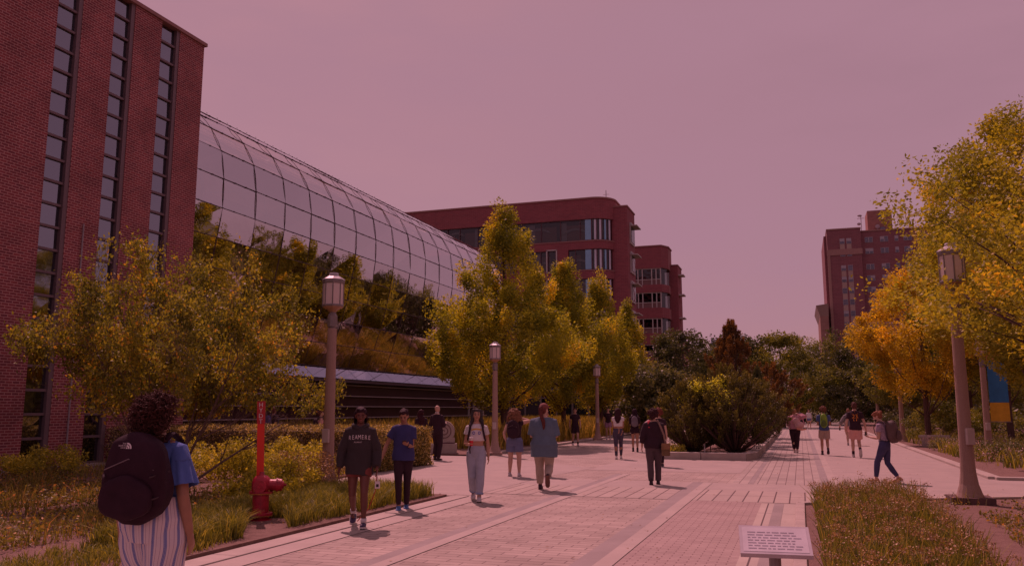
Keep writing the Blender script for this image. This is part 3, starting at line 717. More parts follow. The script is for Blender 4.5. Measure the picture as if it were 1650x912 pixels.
t = thing('serviceberry_tree', 'small multi-stemmed tree with fine olive leaves in the left bed behind the backpack wearer', 'tree', (-10.95,12.75,.03)); t.scale = (.62,.62,.93)
m.build('trunk', BARK2, t, smooth=True); link('crown', npmesh('crown', V, F, L_near, A), t)

# junipers on the island
def juniper(name, label, loc, H, R, seed, mat=L_jun, prof=oval, nc=170, per=170, size=.075, group=None, sc=(1,1,1)):
    rng = np.random.default_rng(seed); cs = []
    while len(cs) < nc:
        tt = rng.uniform(0,1)**.8; a = rng.uniform(0,6.283); r = prof(tt)*R*(1+.22*math.sin(3*a+seed)+.12*math.sin(7*a)); q = r*(.35+.65*rng.uniform(0,1)**.4)
        cs.append((q*math.cos(a), q*math.sin(a), .12+tt*(H-.35)))
    cs = np.array(cs); P=[];D=[];va=[]; m = MB(); rr = random.Random(seed)
    for c in cs:
        d0 = np.array([c[0],c[1],.9*R+.3*c[2]]); d0 /= np.linalg.norm(d0); ln = rng.uniform(.25,.55)*min(1.2,H/3+.3)
        n = per; u = rng.uniform(0,1,n)[:,None]; p = c+d0*u*ln+rng.normal(size=(n,3))*.062*(1.3-u)
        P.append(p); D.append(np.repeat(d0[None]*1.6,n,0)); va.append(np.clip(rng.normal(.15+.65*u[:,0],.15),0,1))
        if rr.random() < .3: m.tube([(c[0]*.05,c[1]*.05,0),(c[0]*.4,c[1]*.4,c[2]*.35),(c[0]*.75,c[1]*.75,c[2]*.75),tuple(c+d0*ln*.5)], [.045,.035,.022,.008], 5)
    V,F,A = leaves(np.concatenate(P), size, rng, up=.2, aspect=.3, out=np.concatenate(D), var=np.concatenate(va))
    t = thing(name, label, 'shrub' if H < 3.2 else 'tree', loc, 0, group); t.scale = sc
    m.tube([(0,0,-.05),(.02,0,H*.5),(0,0,H*.85)], [.09,.05,.01], 6); m.build('trunk', BARK, t, smooth=True)
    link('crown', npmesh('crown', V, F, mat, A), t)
    return t
JG = 'junipers on the planter island'
juniper('juniper_shrub', 'wide bushy juniper at the left front corner of the planter island', (-3.75,31.3,.14), 2.35, 1.35, 51, group=JG, nc=230)
juniper('juniper_shrub', 'tallest spreading juniper at the right front corner of the planter island', (-2.3,31.3,.14), 2.55, 1.5, 52, group=JG, nc=230)
juniper('juniper_shrub', 'juniper half hidden behind the two front ones on the island', (-2.9,34.6,.14), 3.0, 1.7, 53, group=JG)
juniper('narrow_conifer', 'dark narrow conifer at the right edge of the island behind the junipers', (-1.75,38.5,.14), 3.1, .75, 54, L_dark, cone, nc=110)
juniper('narrow_conifer', 'further narrow dark conifer down the right edge of the island', (-1.8,46,.14), 2.9, .9, 55, L_dark, cone, nc=100)
juniper('rusty_conifer', 'rust-brown conifer with ragged spiky top rising behind the junipers', (-3.1,42.5,.14), 5.6, 2.1, 56, L_red, cone, nc=150, per=190, size=.11)
juniper('rusty_conifer', 'lower rust-tinged conifer right of the spiky one', (-1.9,52,.14), 4.0, 1.8, 57, L_red, oval, nc=150, per=170, size=.12)
# bright twigs growing out of the juniper
rng = np.random.default_rng(3); P = np.concatenate([np.array([x,y,z])+rng.normal(size=(240,3))*[.16,.16,.13] for x,y,z in [(-3.55,30.9,2.45),(-2.7,31,2.6),(-3.9,31,2.05),(-2.55,30.6,2.1),(-3.2,31,2.35)]])
V,F,A = leaves(P, .08, rng, aspect=.5); t = thing('sapling', 'bright yellow-green sapling sprouting through the top of the junipers', 'sapling', (0,0,0))
link('leaves', npmesh('leaves', V, F, leafmat('bright_leaf', (.22,.27,.02), (.40,.42,.04), None, .4), A), t)
s_ = MB(); s_.tube([(-3.1,31.1,.15),(-3.15,31,1.4),(-3.55,30.9,2.4)], .02, 5).tube([(-3.15,31,1.4),(-2.7,31,2.6)], .015, 5).tube([(-3.15,31,1.2),(-3.9,31,2.0)], .012, 5).tube([(-3.15,31,1.2),(-2.55,30.6,2.1)], .012, 5); s_.build('stem', BARK2, t)

# clipped hedge
rng = np.random.default_rng(8); x0,x1,y0,y1,h = -20.2,-10.75,20.15,23.9,1.12; P=[]
def surf(n, ax):
    u = rng.uniform(0,1,(n,3)); p = np.stack([x0+(x1-x0)*u[:,0], y0+(y1-y0)*u[:,1], .03+h*u[:,2]],1)
    if ax == 'top': p[:,2] = h+rng.normal(0,.03,n)
    if ax == 'front': p[:,1] = y0+rng.normal(0,.04,n)
    if ax == 'back': p[:,1] = y1+rng.normal(0,.04,n)
    if ax == 'right': p[:,0] = x1+rng.normal(0,.04,n)
    return p+np.stack([.05*np.sin(p[:,1]*3+p[:,2]*4), .06*np.sin(p[:,0]*2.1+p[:,2]*3), .035*np.sin(p[:,0]*2.7)*np.sin(p[:,1]*2.3)],1)
P = np.concatenate([surf(17000,'top'), surf(13000,'front'), surf(4000,'back'), surf(9000,'right')])
V,F,A = leaves(P, .055, rng, up=.7, aspect=.6)
t = thing('clipped_hedge', 'long low clipped hedge with a flat top behind the left bed', 'hedge')
link('foliage', npmesh('foliage', V, F, L_hedge, A), t)
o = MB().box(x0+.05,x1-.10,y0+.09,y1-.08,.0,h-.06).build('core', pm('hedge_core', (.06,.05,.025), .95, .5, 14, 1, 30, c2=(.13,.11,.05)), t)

# leafy shrubs between hedge and bed
def shrub(label, loc, R, H, seed, mat=L_shrub, size=.06, n=4200, cat='shrub', group=None, name='leafy_shrub'):
    rng = np.random.default_rng(seed); nc = 26; P=[];va=[]; m = MB(); rr = random.Random(seed)
    for k in range(nc):
        a = rng.uniform(0,6.283); q = R*rng.uniform(0,1)**.6; z = H*(.35+.6*rng.uniform(0,1))*(1-.35*(q/R)**2); c = np.array([q*math.cos(a), q*math.sin(a), z])
        k_ = int(n/nc); d = rng.normal(size=(k_,3)); d /= np.linalg.norm(d,axis=1,keepdims=True); d *= rng.uniform(0,1,(k_,1))**.4
        P.append(c+d*np.array([.26,.26,.22])*(.5+R*.5)); va.append(np.clip(rng.normal(rng.uniform(.25,.7),.25,k_),0,1))
        if k%2: m.tube([(c[0]*.1,c[1]*.1,0),tuple(c*.6),tuple(c)], [.014,.01,.005], 4)
    P = np.concatenate(P); P[:,2] = np.abs(P[:,2]); V,F,A = leaves(P, size, rng, up=.5, aspect=.6, var=np.concatenate(va))
    t = thing(name, label, cat, loc, 0, group); m.build('stems', BARK2, t); link('foliage', npmesh('foliage', V, F, mat, A), t); return t
SG = 'leafy shrubs in the left bed'
for i, (lab,x,y,R,H) in enumerate([('yellow-green shrub just left of the red hydrant marker',-10.6,14.6,.9,1.0),('yellow-green shrub right behind the hydrant marker pole',-9.8,15.4,.85,.95),
    ('low shrub at the foot of the nearest lamp post',-9.3,14.0,.65,.7),('shrub against the hedge behind the serviceberry tree',-13.0,16.6,1.0,.95),('shrub touching the hedge left of the nearest lamp post',-11.6,17.6,.9,.95),
    ('dense shrub at the brick wall end of the hedge',-15.2,17.4,1.1,1.0),('shrub under the window strips of the brick building',-17.2,15.8,1.0,.7),('spreading shrub between hydrant and tree stems',-8.9,12.6,.6,.55)]):
    shrub(lab, (x,y,.03), R, H, 70+i, group=SG)
shrub('rounded green shrub at the foot of the right walkway lamp', (6.3,45.5,.04), 1.5, 1.9, 90, L_mid, .09, 5000, group='shrubs in the right bed')
shrub('dark green shrub behind the stone bench', (8.6,46,.04), 1.6, 1.8, 91, L_mid, .09, 5000, group='shrubs in the right bed')
shrub('shrub beside the trunk of the orange-yellow tree', (7.6,52,.04), 1.8, 2.2, 92, L_mid, .1, 5000, group='shrubs in the right bed')
shrub('dark shrub far down the right kerb', (6.2,58,.04), 1.6, 1.6, 93, L_dark, .1, 4000, group='shrubs in the right bed')
shrub('low lavender shrub in front of the stone bench', (5.6,37.6,.04), .8, .5, 94, L_grey, .07, 3000, group='shrubs in the right bed')
shrub('lavender clump at the foot of the banner pole', (6.3,31.0,.04), 1.0, .6, 95, L_grey, .07, 3000, group='shrubs in the right bed')
shrub('small golden shrub at the left front corner of the planter island', (-4.35,29.75,.15), .42, .28, 96, L_shrub, .06, 1500, group='shrubs on the island')

# far dark hedge closing the vista
rng = np.random.default_rng(19); P = np.stack([rng.uniform(-16,22,16000), 119+rng.normal(0,.8,16000), rng.uniform(0,3.4,16000)],1); V,F,A = leaves(P, .3, rng)
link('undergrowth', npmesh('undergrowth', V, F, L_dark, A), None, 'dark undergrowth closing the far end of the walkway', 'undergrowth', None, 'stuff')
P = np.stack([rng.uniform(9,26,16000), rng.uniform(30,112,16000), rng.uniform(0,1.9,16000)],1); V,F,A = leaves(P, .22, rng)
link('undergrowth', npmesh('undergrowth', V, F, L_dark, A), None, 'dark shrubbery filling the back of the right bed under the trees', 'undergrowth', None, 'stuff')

# grasses and ground covers
def inpoly(P, poly):
    x, y = P[:,0], P[:,1]; r = np.zeros(len(P), bool); j = len(poly)-1
    for i in range(len(poly)):
        xi, yi = poly[i]; xj, yj = poly[j]
        c = ((yi > y) != (yj > y)) & (x < (xj-xi)*(y-yi)/(yj-yi+1e-12)+xi); r ^= c; j = i
    return r
def scatter(n, poly, z, rng, clump=0, cr=.25):
    xs = [p[0] for p in poly]; ys = [p[1] for p in poly]; out = []
    while sum(len(o) for o in out) < n:
        if clump:
            c = np.stack([rng.uniform(min(xs),max(xs),max(4,n//clump)), rng.uniform(min(ys),max(ys),max(4,n//clump))],1); p = np.repeat(c,clump,0)+rng.normal(0,cr,(len(c)*clump,2))
        else: p = np.stack([rng.uniform(min(xs),max(xs),n), rng.uniform(min(ys),max(ys),n)],1)
        out.append(p[inpoly(p,poly)])
    p = np.concatenate(out)[:n]; return np.concatenate([p, np.full((n,1),z)],1)
rng = np.random.default_rng(33)
GP = [(-6.75,8),(-6.62,15.0),(-8.6,15.3),(-9.0,13),(-8.6,11.6),(-8.0,8.0)]
P = scatter(26000, GP, .04, rng, 60, .13); dxy = P[:,:2]-np.array([-7.55,10.9]); ax_ = dxy @ np.array([.57,-.82]); sd_ = np.abs(dxy @ np.array([.82,.57])); P = P[~((ax_ > -.15) & (ax_ < 1.8) & (sd_ < .30))]
V,F,A = blades(P, .26, .014, rng, .6)
link('liriope_grass', npmesh('liriope_grass', V, F, L_lir, A), None, 'tufted green border grass along the left kerb around the hydrant', 'grass', None, 'stuff')
GP2 = [(-7.9,4.5),(-6.55,4.5),(-6.55,9),(-8.1,9)]
V,F,A = blades(scatter(6000, GP2, .04, rng, 40, .12), .12, .012, rng, .6)
link('short_grass', npmesh('short_grass', V, F, L_lir, A), None, 'short grass at the near end of the left bed', 'grass', None, 'stuff')
GP3 = [(-19,6),(-8.4,6),(-9.2,13),(-12.5,15.5),(-19.2,18.6)]
P = scatter(26000, GP3, .05, rng, 130, .30); P[:,2] += np.abs(rng.normal(0,.09,len(P)))
V,F,A = join([leaves(P, .055, rng, up=.6, aspect=.6), blades(scatter(5000, GP3, .04, rng, 50, .2), .3, .012, rng, .5)])
link('ground_cover', npmesh('ground_cover', V, F, L_cover, A), None, 'patchy olive and rusty ground cover over the mulch of the left bed', 'ground cover', None, 'stuff')
GP4 = [(-22.8,30),(-11.3,29.6),(-11.3,70),(-22.8,70)]
P = scatter(26000, GP4, .04, rng, 120, .38)
V,F,A = blades(P, 1.0, .035, rng, .35, hv=.35)
link('prairie_grass', npmesh('prairie_grass', V, F, L_prair, A), None, 'tall yellow-green prairie grass under the pear trees', 'grass', None, 'stuff')
GP5 = [(-22.8,62),(-11.3,62),(-11.3,112),(-22.8,112)]
V,F,A = blades(scatter(9000, GP5, .04, rng, 80, .5), .8, .06, rng, .35)
link('prairie_grass', npmesh('prairie_grass', V, F, L_lir, A), None, 'greener grass beyond the last pear tree', 'grass', None, 'stuff')
# fall-blooming sedum patch in the right bed
GP6 = [(.15,5),(.15,15.0),(1.25,15.8),(1.8,15.2),(1.65,12),(1.5,5)]
P = scatter(9000, GP6, .04, rng, 30, .14)
V,F,A = blades(P, .40, .016, rng, .3)
link('flower_stems', npmesh('flower_stems', V, F, leafmat('sedum_green', (.045,.07,.014), (.14,.15,.03), (.27,.22,.06), .3), A), None, 'green stalks of the bushy flower patch in the right front bed', 'flower stalks', None, 'stuff')
Q = P[::12].copy(); Q[:,2] += .40+rng.normal(0,.06,len(Q)); Q[:,:2] += rng.normal(0,.05,(len(Q),2))
H_ = np.repeat(Q, 26, 0)+rng.normal(0,1,(len(Q)*26,3))*[.030,.030,.016]
V,F,A = leaves(H_, .018, rng, up=.5, aspect=.9)
link('flower_heads', npmesh('flower_heads', V, F, L_flow, A), None, 'faded pinkish flower heads over the patch in the right front bed', 'flowers', None, 'stuff')
GP7 = [(2.2,5),(2.5,15.2),(2.0,16.5),(4,17.5),(12,17.5),(12,5)]
P = scatter(24000, GP7, .05, rng, 110, .26); P[:,2] += np.abs(rng.normal(0,.05,len(P)))
V,F,A = join([leaves(P, .05, rng, up=.6, aspect=.6), blades(scatter(2500, GP7, .04, rng, 30, .15), .22, .012, rng, .5)])
link('ground_cover', npmesh('ground_cover', V, F, L_cover, A), None, 'sparse yellow-green ground cover on the mulch around the tall lamp', 'ground cover', None, 'stuff')
# pinkish dried blooms by the nearest left lamp
P = scatter(60, [(-9.6,14.0),(-8.2,13.6),(-8.0,15.0),(-9.4,15.3)], .06, rng); Q = np.repeat(P, 60, 0); Q[:,2] += rng.uniform(.3,.75,len(Q)); Q += rng.normal(0,.05,Q.shape)
V,F,A = join([leaves(Q, .03, rng, aspect=.8)])
link('dried_blooms', npmesh('dried_blooms', V, F, L_flow, A), None, 'dried pink blooms at the foot of the nearest lamp post', 'flowers', None, 'stuff')
# right bed grasses
GP8 = [(4.9,24),(4.9,60),(12,60),(12,24)]
P = scatter(9000, GP8, .04, rng, 60, .35); P = P[~((np.abs(P[:,0]-5.3) < 1.0) & (P[:,1] > 36.5) & (P[:,1] < 42))]
V,F,A = blades(P, .45, .03, rng, .5); link('ornamental_grass', npmesh('ornamental_grass', V, F, L_lir, A), None, 'ornamental grass tufts in the bed around the stone bench', 'grass', None, 'stuff')
P = scatter(120, [(5,29),(5,44),(9,44),(9,29)], .3, rng); Q = np.repeat(P,40,0)+rng.normal(0,.14,(4800,3)); V,F,A = leaves(Q, .05, rng)
link('lavender_flowers', npmesh('lavender_flowers', V, F, L_purp, A), None, 'hazy lavender flowers around the stone bench', 'flowers', None, 'stuff')
# leaf litter on the mulch
P = scatter(5000, LB[:3]+[(-10,15.6),(-19,15),(-19,4)], .06, rng); V,F,A = leaves(P, .035, rng, up=.2)
link('leaf_litter', npmesh('leaf_litter', V, F, L_flow, A), None, 'small dry leaves lying on the mulch of the left bed', 'leaf litter', None, 'stuff')
# a few fallen leaves on the paving
P = np.stack([rng.uniform(-6.1,4.2,420), rng.uniform(8.5,34,420), np.full(420,.022)],1); V,F,A = leaves(P, .045, rng, up=.0, aspect=.7); V[:,2] = .016+np.abs(V[:,2]-.022)*.25
link('fallen_leaves', npmesh('fallen_leaves', V, F, L_flow, A), None, 'few dry leaves blown over the plaza paving', 'fallen leaves', None, 'stuff')
# ------------------------------------------------------------------ street furniture
M_agg = pm('aggregate_concrete', (.33,.225,.18), .85, .3, 60, .3, 200, c2=(.42,.30,.24))
M_lampmetal = pm('lamp_metal', (.24,.22,.215), .45, .1, 5, metal=.3)
M_frost = pm('frosted_glass', (.68,.58,.54), .35, .05, 3)
M_under = pm('lantern_underside', (.38,.22,.12), .5)
def lamp_proto():
    t = thing('street_lamp', 'x', 'street lamp')
    m = MB(); m.lathe([(.085,0),(.085,.3)], 8)
    m = MB(); m.lathe([(.28,.0),(.28,.10),(.24,.13),(.20,.22),(.155,.36),(.128,.55),(.118,.75),(.112,1.2),(.092,3.30),(.088,3.36)], 16); m.build('post', M_agg, t, smooth=False)
    b = MB(); b.lathe([(.075,3.34),(.075,3.38),(.10,3.40),(.10,3.62),(.075,3.66),(.06,3.70),(.085,3.73)], 12); b.build('neck', M_lampmetal, t)
    for k in range(4): b2 = MB(); 
    u = MB(); u.lathe([(.07,3.70),(.10,3.74),(.205,3.80),(.215,3.83)], 8, ph=math.pi/8); u.build('lantern_base', M_under, t)
    g = MB(); g.lathe([(.185,3.83),(.205,3.86),(.205,4.33),(.19,4.34)], 8, ph=math.pi/8); g.build('lantern_glass', M_frost, t)
    f = MB()
    for k in range(8):
        a = math.pi/8+k*math.pi/4; c, s = math.cos(a)*.207, math.sin(a)*.207
        f.tube([(c,s,3.82),(c,s,4.36)], .013, 4)
    f.lathe([(.216,3.815),(.222,3.84),(.216,3.86)], 8, ph=math.pi/8); f.lathe([(.214,4.30),(.226,4.33),(.226,4.37),(.2,4.375)], 8, ph=math.pi/8)
    f.build('lantern_frame', M_lampmetal, t)
    r = MB(); r.lathe([(.235,4.372),(.235,4.39),(.11,4.47),(.10,4.475),(.10,4.51),(.085,4.53),(.01,4.54)], 8, ph=math.pi/8); r.build('lantern_cap', pm('lamp_cap', (.42,.40,.42), .4, metal=.2), t)
    j = MB(); j.box(-.07,.07,-.175,-.10,1.02,1.30); o = j.build('junction_box', pm('box_grey', (.50,.43,.40), .5), t); bevel(o, .012)
    return t
LG = 'lamp posts with octagonal lanterns along the walkway'
lp = lamp_proto(); first = True
for lab, x, y, z0, hs, rz in [('nearest lamp post on the left, rising from the bed behind the hooded walker', -9.0,15.0,.0, .98,.1),
    ('lamp post in front of the tallest pear tree', -10.75,29.6,0,.92,.2),('slim lamp post among the pear trees', -10.63,45.8,0,.915,.3),
    ('furthest lamp post on the left, before the shelter', -10.2,57,0,.93,.1),
    ('big lamp post at the right edge, its lantern behind hanging leaves', 2.72,16.75,0,1.025,.4),
    ('lamp post standing beside the orange-yellow tree', 4.85,47.3,0,.93,.2),('lamp post partly behind the small green tree in the right bed', 4.95,62.5,0,.93,.2),('lamp post carrying a blue and yellow banner', 6.1,33.2,0,.93,.0),('tiny lamp post at the far end of the walkway', 2.6,101,0,.93,.3)]:
    o = lp if first else copy_tree(lp); first = False
    o['label'] = lab; o['group'] = LG; o.location = (x,y,z0); o.scale = (1,1,hs) if hs < 1 else (1.0,1.0,hs); o.rotation_euler = (0,0,rz)
MB().prism([(2.38,16.42),(3.06,16.42),(3.06,17.08),(2.38,17.08)], -.02, .16).build('lamp_footing', pm('dark_footing', (.12,.08,.07), .9), label='dark square concrete footing under the big lamp at the right edge', cat='footing')
# banner
t = thing('banner', 'blue banner with a yellow foot hanging from the lamp post at the far right', 'banner', (6.1,33.2,0))
b = MB()
def cloth(x0,x1,z0,z1): 
    m = MB(); n = 8; R_ = []
    for i in range(n+1):
        x = x0+(x1-x0)*i/n; R_.append((x, .03*math.sin(i*1.1)))
    for i in range(n):
        (xa,ya),(xb,yb) = R_[i],R_[i+1]; m.quad((xa,ya-.003,z0),(xb,yb-.003,z0),(xb,yb-.003,z1),(xa,ya-.003,z1))
    return m
cloth(.13,.73,1.9,3.35).build('banner_cloth', pm('banner_blue', (.02,.22,.50), .7, .2, 2), t)
cloth(.13,.73,1.25,1.896).build('banner_foot', pm('banner_yellow', (.70,.42,.03), .7), t)
cloth(.13,.73,3.354,3.55).build('banner_head', pm('banner_orange', (.72,.35,.18), .7), t)
b.tube([(0,0,3.57),(.76,0,3.57)], .014, 6).tube([(0,0,1.24),(.76,0,1.24)], .014, 6); b.build('banner_arm', M_lampmetal, t)

# fire hydrant and its marker
M_hyd = pm('hydrant_paint', (.38,.012,.03), .45, .45, 9, .2, 60, spec=.5); M_hy2 = pm('worn_yellow_paint', (.42,.17,.03), .6, .4, 20)
t = thing('fire_hydrant', 'dark red fire hydrant with worn yellow flange rings in the left border grass', 'fire hydrant', (-7.62,10.85,.02), .45); t.scale = (1.0,1.0,.98)
m = MB(); m.lathe([(.17,0),(.17,.03),(.125,.05),(.12,.14),(.118,.40),(.125,.42)], 20); m.build('barrel', M_hyd, t, smooth=False)
m = MB(); m.lathe([(.178,.10),(.178,.135),(.17,.14)], 20); m.lathe([(.172,.425),(.172,.45)], 20); o = m.build('flange', M_hyd, t)
m = MB(); m.lathe([(.179,.088),(.179,.098)], 20); m.lathe([(.173,.412),(.173,.423)], 20); m.build('yellow_ring', M_hy2, t)
m = MB(); m.lathe([(.135,.45),(.142,.50),(.14,.58),(.12,.64),(.085,.675),(.04,.69),(.035,.70),(.035,.73),(.01,.735)], 20); m.build('bonnet', M_hyd, t, smooth=True)
m = MB(); m.tube([(.08,0,.54),(.22,0,.54)], .085, 18).tube([(.22,0,.54),(.235,0,.54)], .105, 18).tube([(.235,0,.54),(.30,0,.54)], [.095,.085], 18).tube([(.30,0,.54),(.325,0,.54)], [.06,.05], 14).tube([(.325,0,.54),(.36,0,.54)], .022, 5); m.build('nozzle', M_hyd, t)
m = MB(); m.tube([(0,-.10,.53),(0,-.16,.53)], .085, 18).tube([(0,-.16,.53),(0,-.175,.53)], .095, 18).tube([(0,-.175,.53),(0,-.20,.53)], .03, 5); m.build('side_nozzle', M_hyd, t)
bl = MB()
for k in range(8):
    a = k*math.pi/4+.2; bl.tube([(.15*math.cos(a),.15*math.sin(a),.40),(.15*math.cos(a),.15*math.sin(a),.475)], .012, 6)
    bl.tube([(.155*math.cos(a),.155*math.sin(a),.075),(.155*math.cos(a),.155*math.sin(a),.155)], .012, 6)
bl.build('bolt', M_hy2, t)
def text_mesh(s, size, depth=.0, align='CENTER'):
    c = bpy.data.curves.new('t', 'FONT'); c.body = s; c.size = size; c.align_x = align; c.extrude = depth; c.resolution_u = 3
    o = bpy.data.objects.new('t', c); C.objects.link(o); dg = bpy.context.evaluated_depsgraph_get(); dg.update()
    me = bpy.data.meshes.new_from_object(o.evaluated_get(dg)); bpy.data.objects.remove(o, do_unlink=True); bpy.data.curves.remove(c); return me
t = thing('hydrant_marker', 'bright red upright marker pole lettered HYDT behind the hydrant', 'marker pole', (-7.72,10.98,.04), .38)
t.rotation_euler = (rad(0),rad(-1.6),.38)
M_mark = pm('marker_red', (.72,.035,.008), .4, .08, 3)
MB().box(-.052,.052,-.012,.012,0,1.40).build('pole', M_mark, t)
MB().box(-.060,.060,-.016,.016,1.40,1.74).build('sign', pm('marker_sign_red', (.42,.02,.015), .4), t)
M_white = pm('white_lettering', (.70,.62,.62), .6)
for i, ch in enumerate('HYDT'):
    me = text_mesh(ch, .092); me.transform(Matrix.Translation((0,-.018,1.655-.083*i)) @ Matrix.Rotation(math.pi/2,4,'X')); me.materials.append(M_white); link('lettering', me, t)

# stone bench
t = thing('stone_bench', 'pale stone bench on two stone legs beside the right walkway', 'bench', (5.45,41.0,.04), -.15)
o = MB().box(-.62,.62,-.24,.24,.40,.52).build('seat', M_stone, t); bevel(o, .02)
for s in (-1,1):
    o = MB().add([(s*.36-.11,-.18,0),(s*.36+.11,-.18,0),(s*.36+.11,.18,0),(s*.36-.11,.18,0),(s*.36-.17,-.21,.398),(s*.36+.17,-.21,.398),(s*.36+.17,.21,.398),(s*.36-.17,.21,.398)],[(0,3,2,1),(4,5,6,7),(0,1,5,4),(1,2,6,5),(2,3,7,6),(3,0,4,7)]).build('leg', M_stone, t); bevel(o, .015)

# spiral fossil sculpture
t = thing('spiral_sculpture', 'round carved stone with a spiral groove on a square plinth beyond the hedge', 'sculpture', (-12.75,29.5,.0), .35)
o = MB().box(-.48,.48,-.26,.26,0,.40).build('plinth', M_stone, t); bevel(o, .015)
MB().box(-.40,.40,-.16,.16,.40,.44).build('base_plate', pm('dark_bronze', (.14,.05,.06), .5), t)
d = MB(); R_ = []
for y, r in ((-.10,.36),(-.12,.40),(.12,.40),(.10,.36)): R_.append([(r*math.cos(2*math.pi*k/40), y, .84+r*math.sin(2*math.pi*k/40)) for k in range(40)])
d.rings(R_).box(-.40,.40,-.11,.11,.44,.62); d.build('disc', M_stone, t)
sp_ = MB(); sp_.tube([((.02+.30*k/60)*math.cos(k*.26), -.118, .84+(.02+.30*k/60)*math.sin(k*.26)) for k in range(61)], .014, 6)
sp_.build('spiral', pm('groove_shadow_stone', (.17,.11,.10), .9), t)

# sprinkler post on the planter
t = thing('sprinkler_post', 'thin pale sprinkler pipe sticking up at the front of the planter', 'sprinkler', (-3.15,29.5,.16))
MB().tube([(0,0,0),(0,0,.26)], .02, 8).build('pipe', M_steel, t); MB().lathe([(.028,.26),(.03,.31),(.015,.33)], 10).build('nozzle', M_lampmetal, t)

# information panel near the camera
t = thing('information_panel', 'pale slanted information panel on a post at the bottom edge of the view', 'sign', (-.16,4.58,.11), .1)
pn = MB().add([(-.17,-.16,.845),(.17,-.16,.845),(.17,.02,.955),(-.17,.02,.955),(-.17,-.15,.825),(.17,-.15,.825),(.17,.03,.935),(-.17,.03,.935)],[(0,1,2,3),(7,6,5,4),(0,4,5,1),(1,5,6,2),(2,6,7,3),(3,7,4,0)])
pn.build('frame', pm('panel_frame', (.50,.46,.48), .4), t)
def on_panel(u, v, k=.0015): return (u, -.16+.18*v, .845+.11*v+k)
f = MB(); f.quad(on_panel(-.155,.07),on_panel(.155,.07),on_panel(.155,.93),on_panel(-.155,.93)); f.build('panel_face', pm('panel_face', (.62,.58,.60), .3), t)
f = MB(); rr_ = random.Random(2)
for k in range(7):
    v = .16+.095*k
    x = -.13
    while x < .10: wv = rr_.uniform(.012,.04); f.quad(on_panel(x,v,.0028),on_panel(min(x+wv,.13),v,.0028),on_panel(min(x+wv,.13),v+.03,.0028),on_panel(x,v+.03,.0028)); x += wv+.008
f.build('text_lines', pm('panel_grey_ink', (.30,.27,.32), .6), t)
MB().tube([(0,-.02,-.11),(0,-.02,.87)], .03, 10).build('post', M_lampmetal, t)
# a parked van far away
t = thing('parked_van', 'tiny white van parked beyond the end of the walkway', 'van', (-.9,113.5,0), 0)
MB().add([(-1.9,-.9,.4),(1.9,-.9,.4),(1.9,.9,.4),(-1.9,.9,.4),(-1.85,-.85,1.3),(1.9,-.85,1.3),(1.9,.85,1.3),(-1.85,.85,1.3),(-1.2,-.75,2.0),(1.8,-.75,2.0),(1.8,.75,2.0),(-1.2,.75,2.0)],
  [(0,3,2,1),(0,1,5,4),(1,2,6,5),(2,3,7,6),(3,0,4,7),(4,5,9,8),(5,6,10,9),(6,7,11,10),(7,4,8,11),(8,9,10,11)]).build('body', pm('van_white', (.6,.58,.6), .4), t)
for x in (-1.1,1.1): MB().tube([(x,-.92,.35),(x,-.7,.35)], .35, 14).build('wheel', pm('tyre', (.03,.03,.03), .8), t)
MB().box(-1.0,1.5,-.88,-.86,1.38,1.85).build('window', G_t, t)
# ------------------------------------------------------------------ people
def remeshed(mb, vox, smooth=3, disp=0.0, dfreq=14, seed=0, stretch=(1,1,.5), name='m'):
    """one continuous skin over overlapping closed shapes"""
    me = mb.mesh('t', []); o = bpy.data.objects.new('t', me); C.objects.link(o)
    r = o.modifiers.new('r', 'REMESH'); r.mode = 'VOXEL'; r.voxel_size = vox; r.use_smooth_shade = True
    s = o.modifiers.new('s', 'SMOOTH'); s.factor = .5; s.iterations = smooth
    dg = bpy.context.evaluated_depsgraph_get(); dg.update(); m2 = bpy.data.meshes.new_from_object(o.evaluated_get(dg))
    bpy.data.objects.remove(o, do_unlink=True); bpy.data.meshes.remove(me); m2.name = name
    n = len(m2.vertices); V = np.empty(n*3, np.float32); m2.vertices.foreach_get('co', V); V = V.reshape(-1,3)
    if disp:
        Nn = np.empty(n*3, np.float32); m2.vertices.foreach_get('normal', Nn); Nn = Nn.reshape(-1,3)
        rg = np.random.default_rng(seed); d = np.zeros(n); W = V*np.array(stretch)
        warp = .05*np.sin(V[:,[2,0,1]]*9+rg.uniform(0,6,3))
        for k in range(6):
            dr = rg.normal(size=3); dr /= np.linalg.norm(dr); d += np.sin((W+warp) @ dr*dfreq*(1+.5*k)+rg.uniform(0,6))/(1+.35*k)
        V = V+Nn*(d*disp*.45)[:,None]; m2.vertices.foreach_set('co', V.astype(np.float32).ravel())
    m2.polygons.foreach_set('use_smooth', [True]*len(m2.polygons)); m2.update(); return m2
def ik(a, c, l1, l2, hint):
    a = Vector(a); c = Vector(c); d = c-a; L_ = min(d.length, (l1+l2)*.995); d.normalize(); c = a+d*L_
    x = (l1*l1-l2*l2+L_*L_)/(2*L_); h = math.sqrt(max(0, l1*l1-x*x)); hv = Vector(hint); hv = hv-d*hv.dot(d)
    hv = hv.normalized() if hv.length > 1e-6 else Vector((0,-1,0)); return a+d*x+hv*h, c
SKIN = {'dark': pm('skin_deep', (.13,.050,.028), .5, .1, 12), 'tan': pm('skin_tan', (.36,.19,.115), .5, .1, 12), 'light': pm('skin_light', (.55,.34,.25), .5, .08, 12), 'warm': pm('skin_warm', (.46,.25,.16), .5, .08, 12)}
def hairm(c): return pm('hair_%d_%d' % (int(c[0]*1000), int(c[1]*1000)), c, .7, .45, 60, .8, 90, stretch=(1,1,.25), spec=.2)
def cloth_m(name, c, rough=.9, var=.14): return pm(name, c, rough, var, 5, .35, 500)
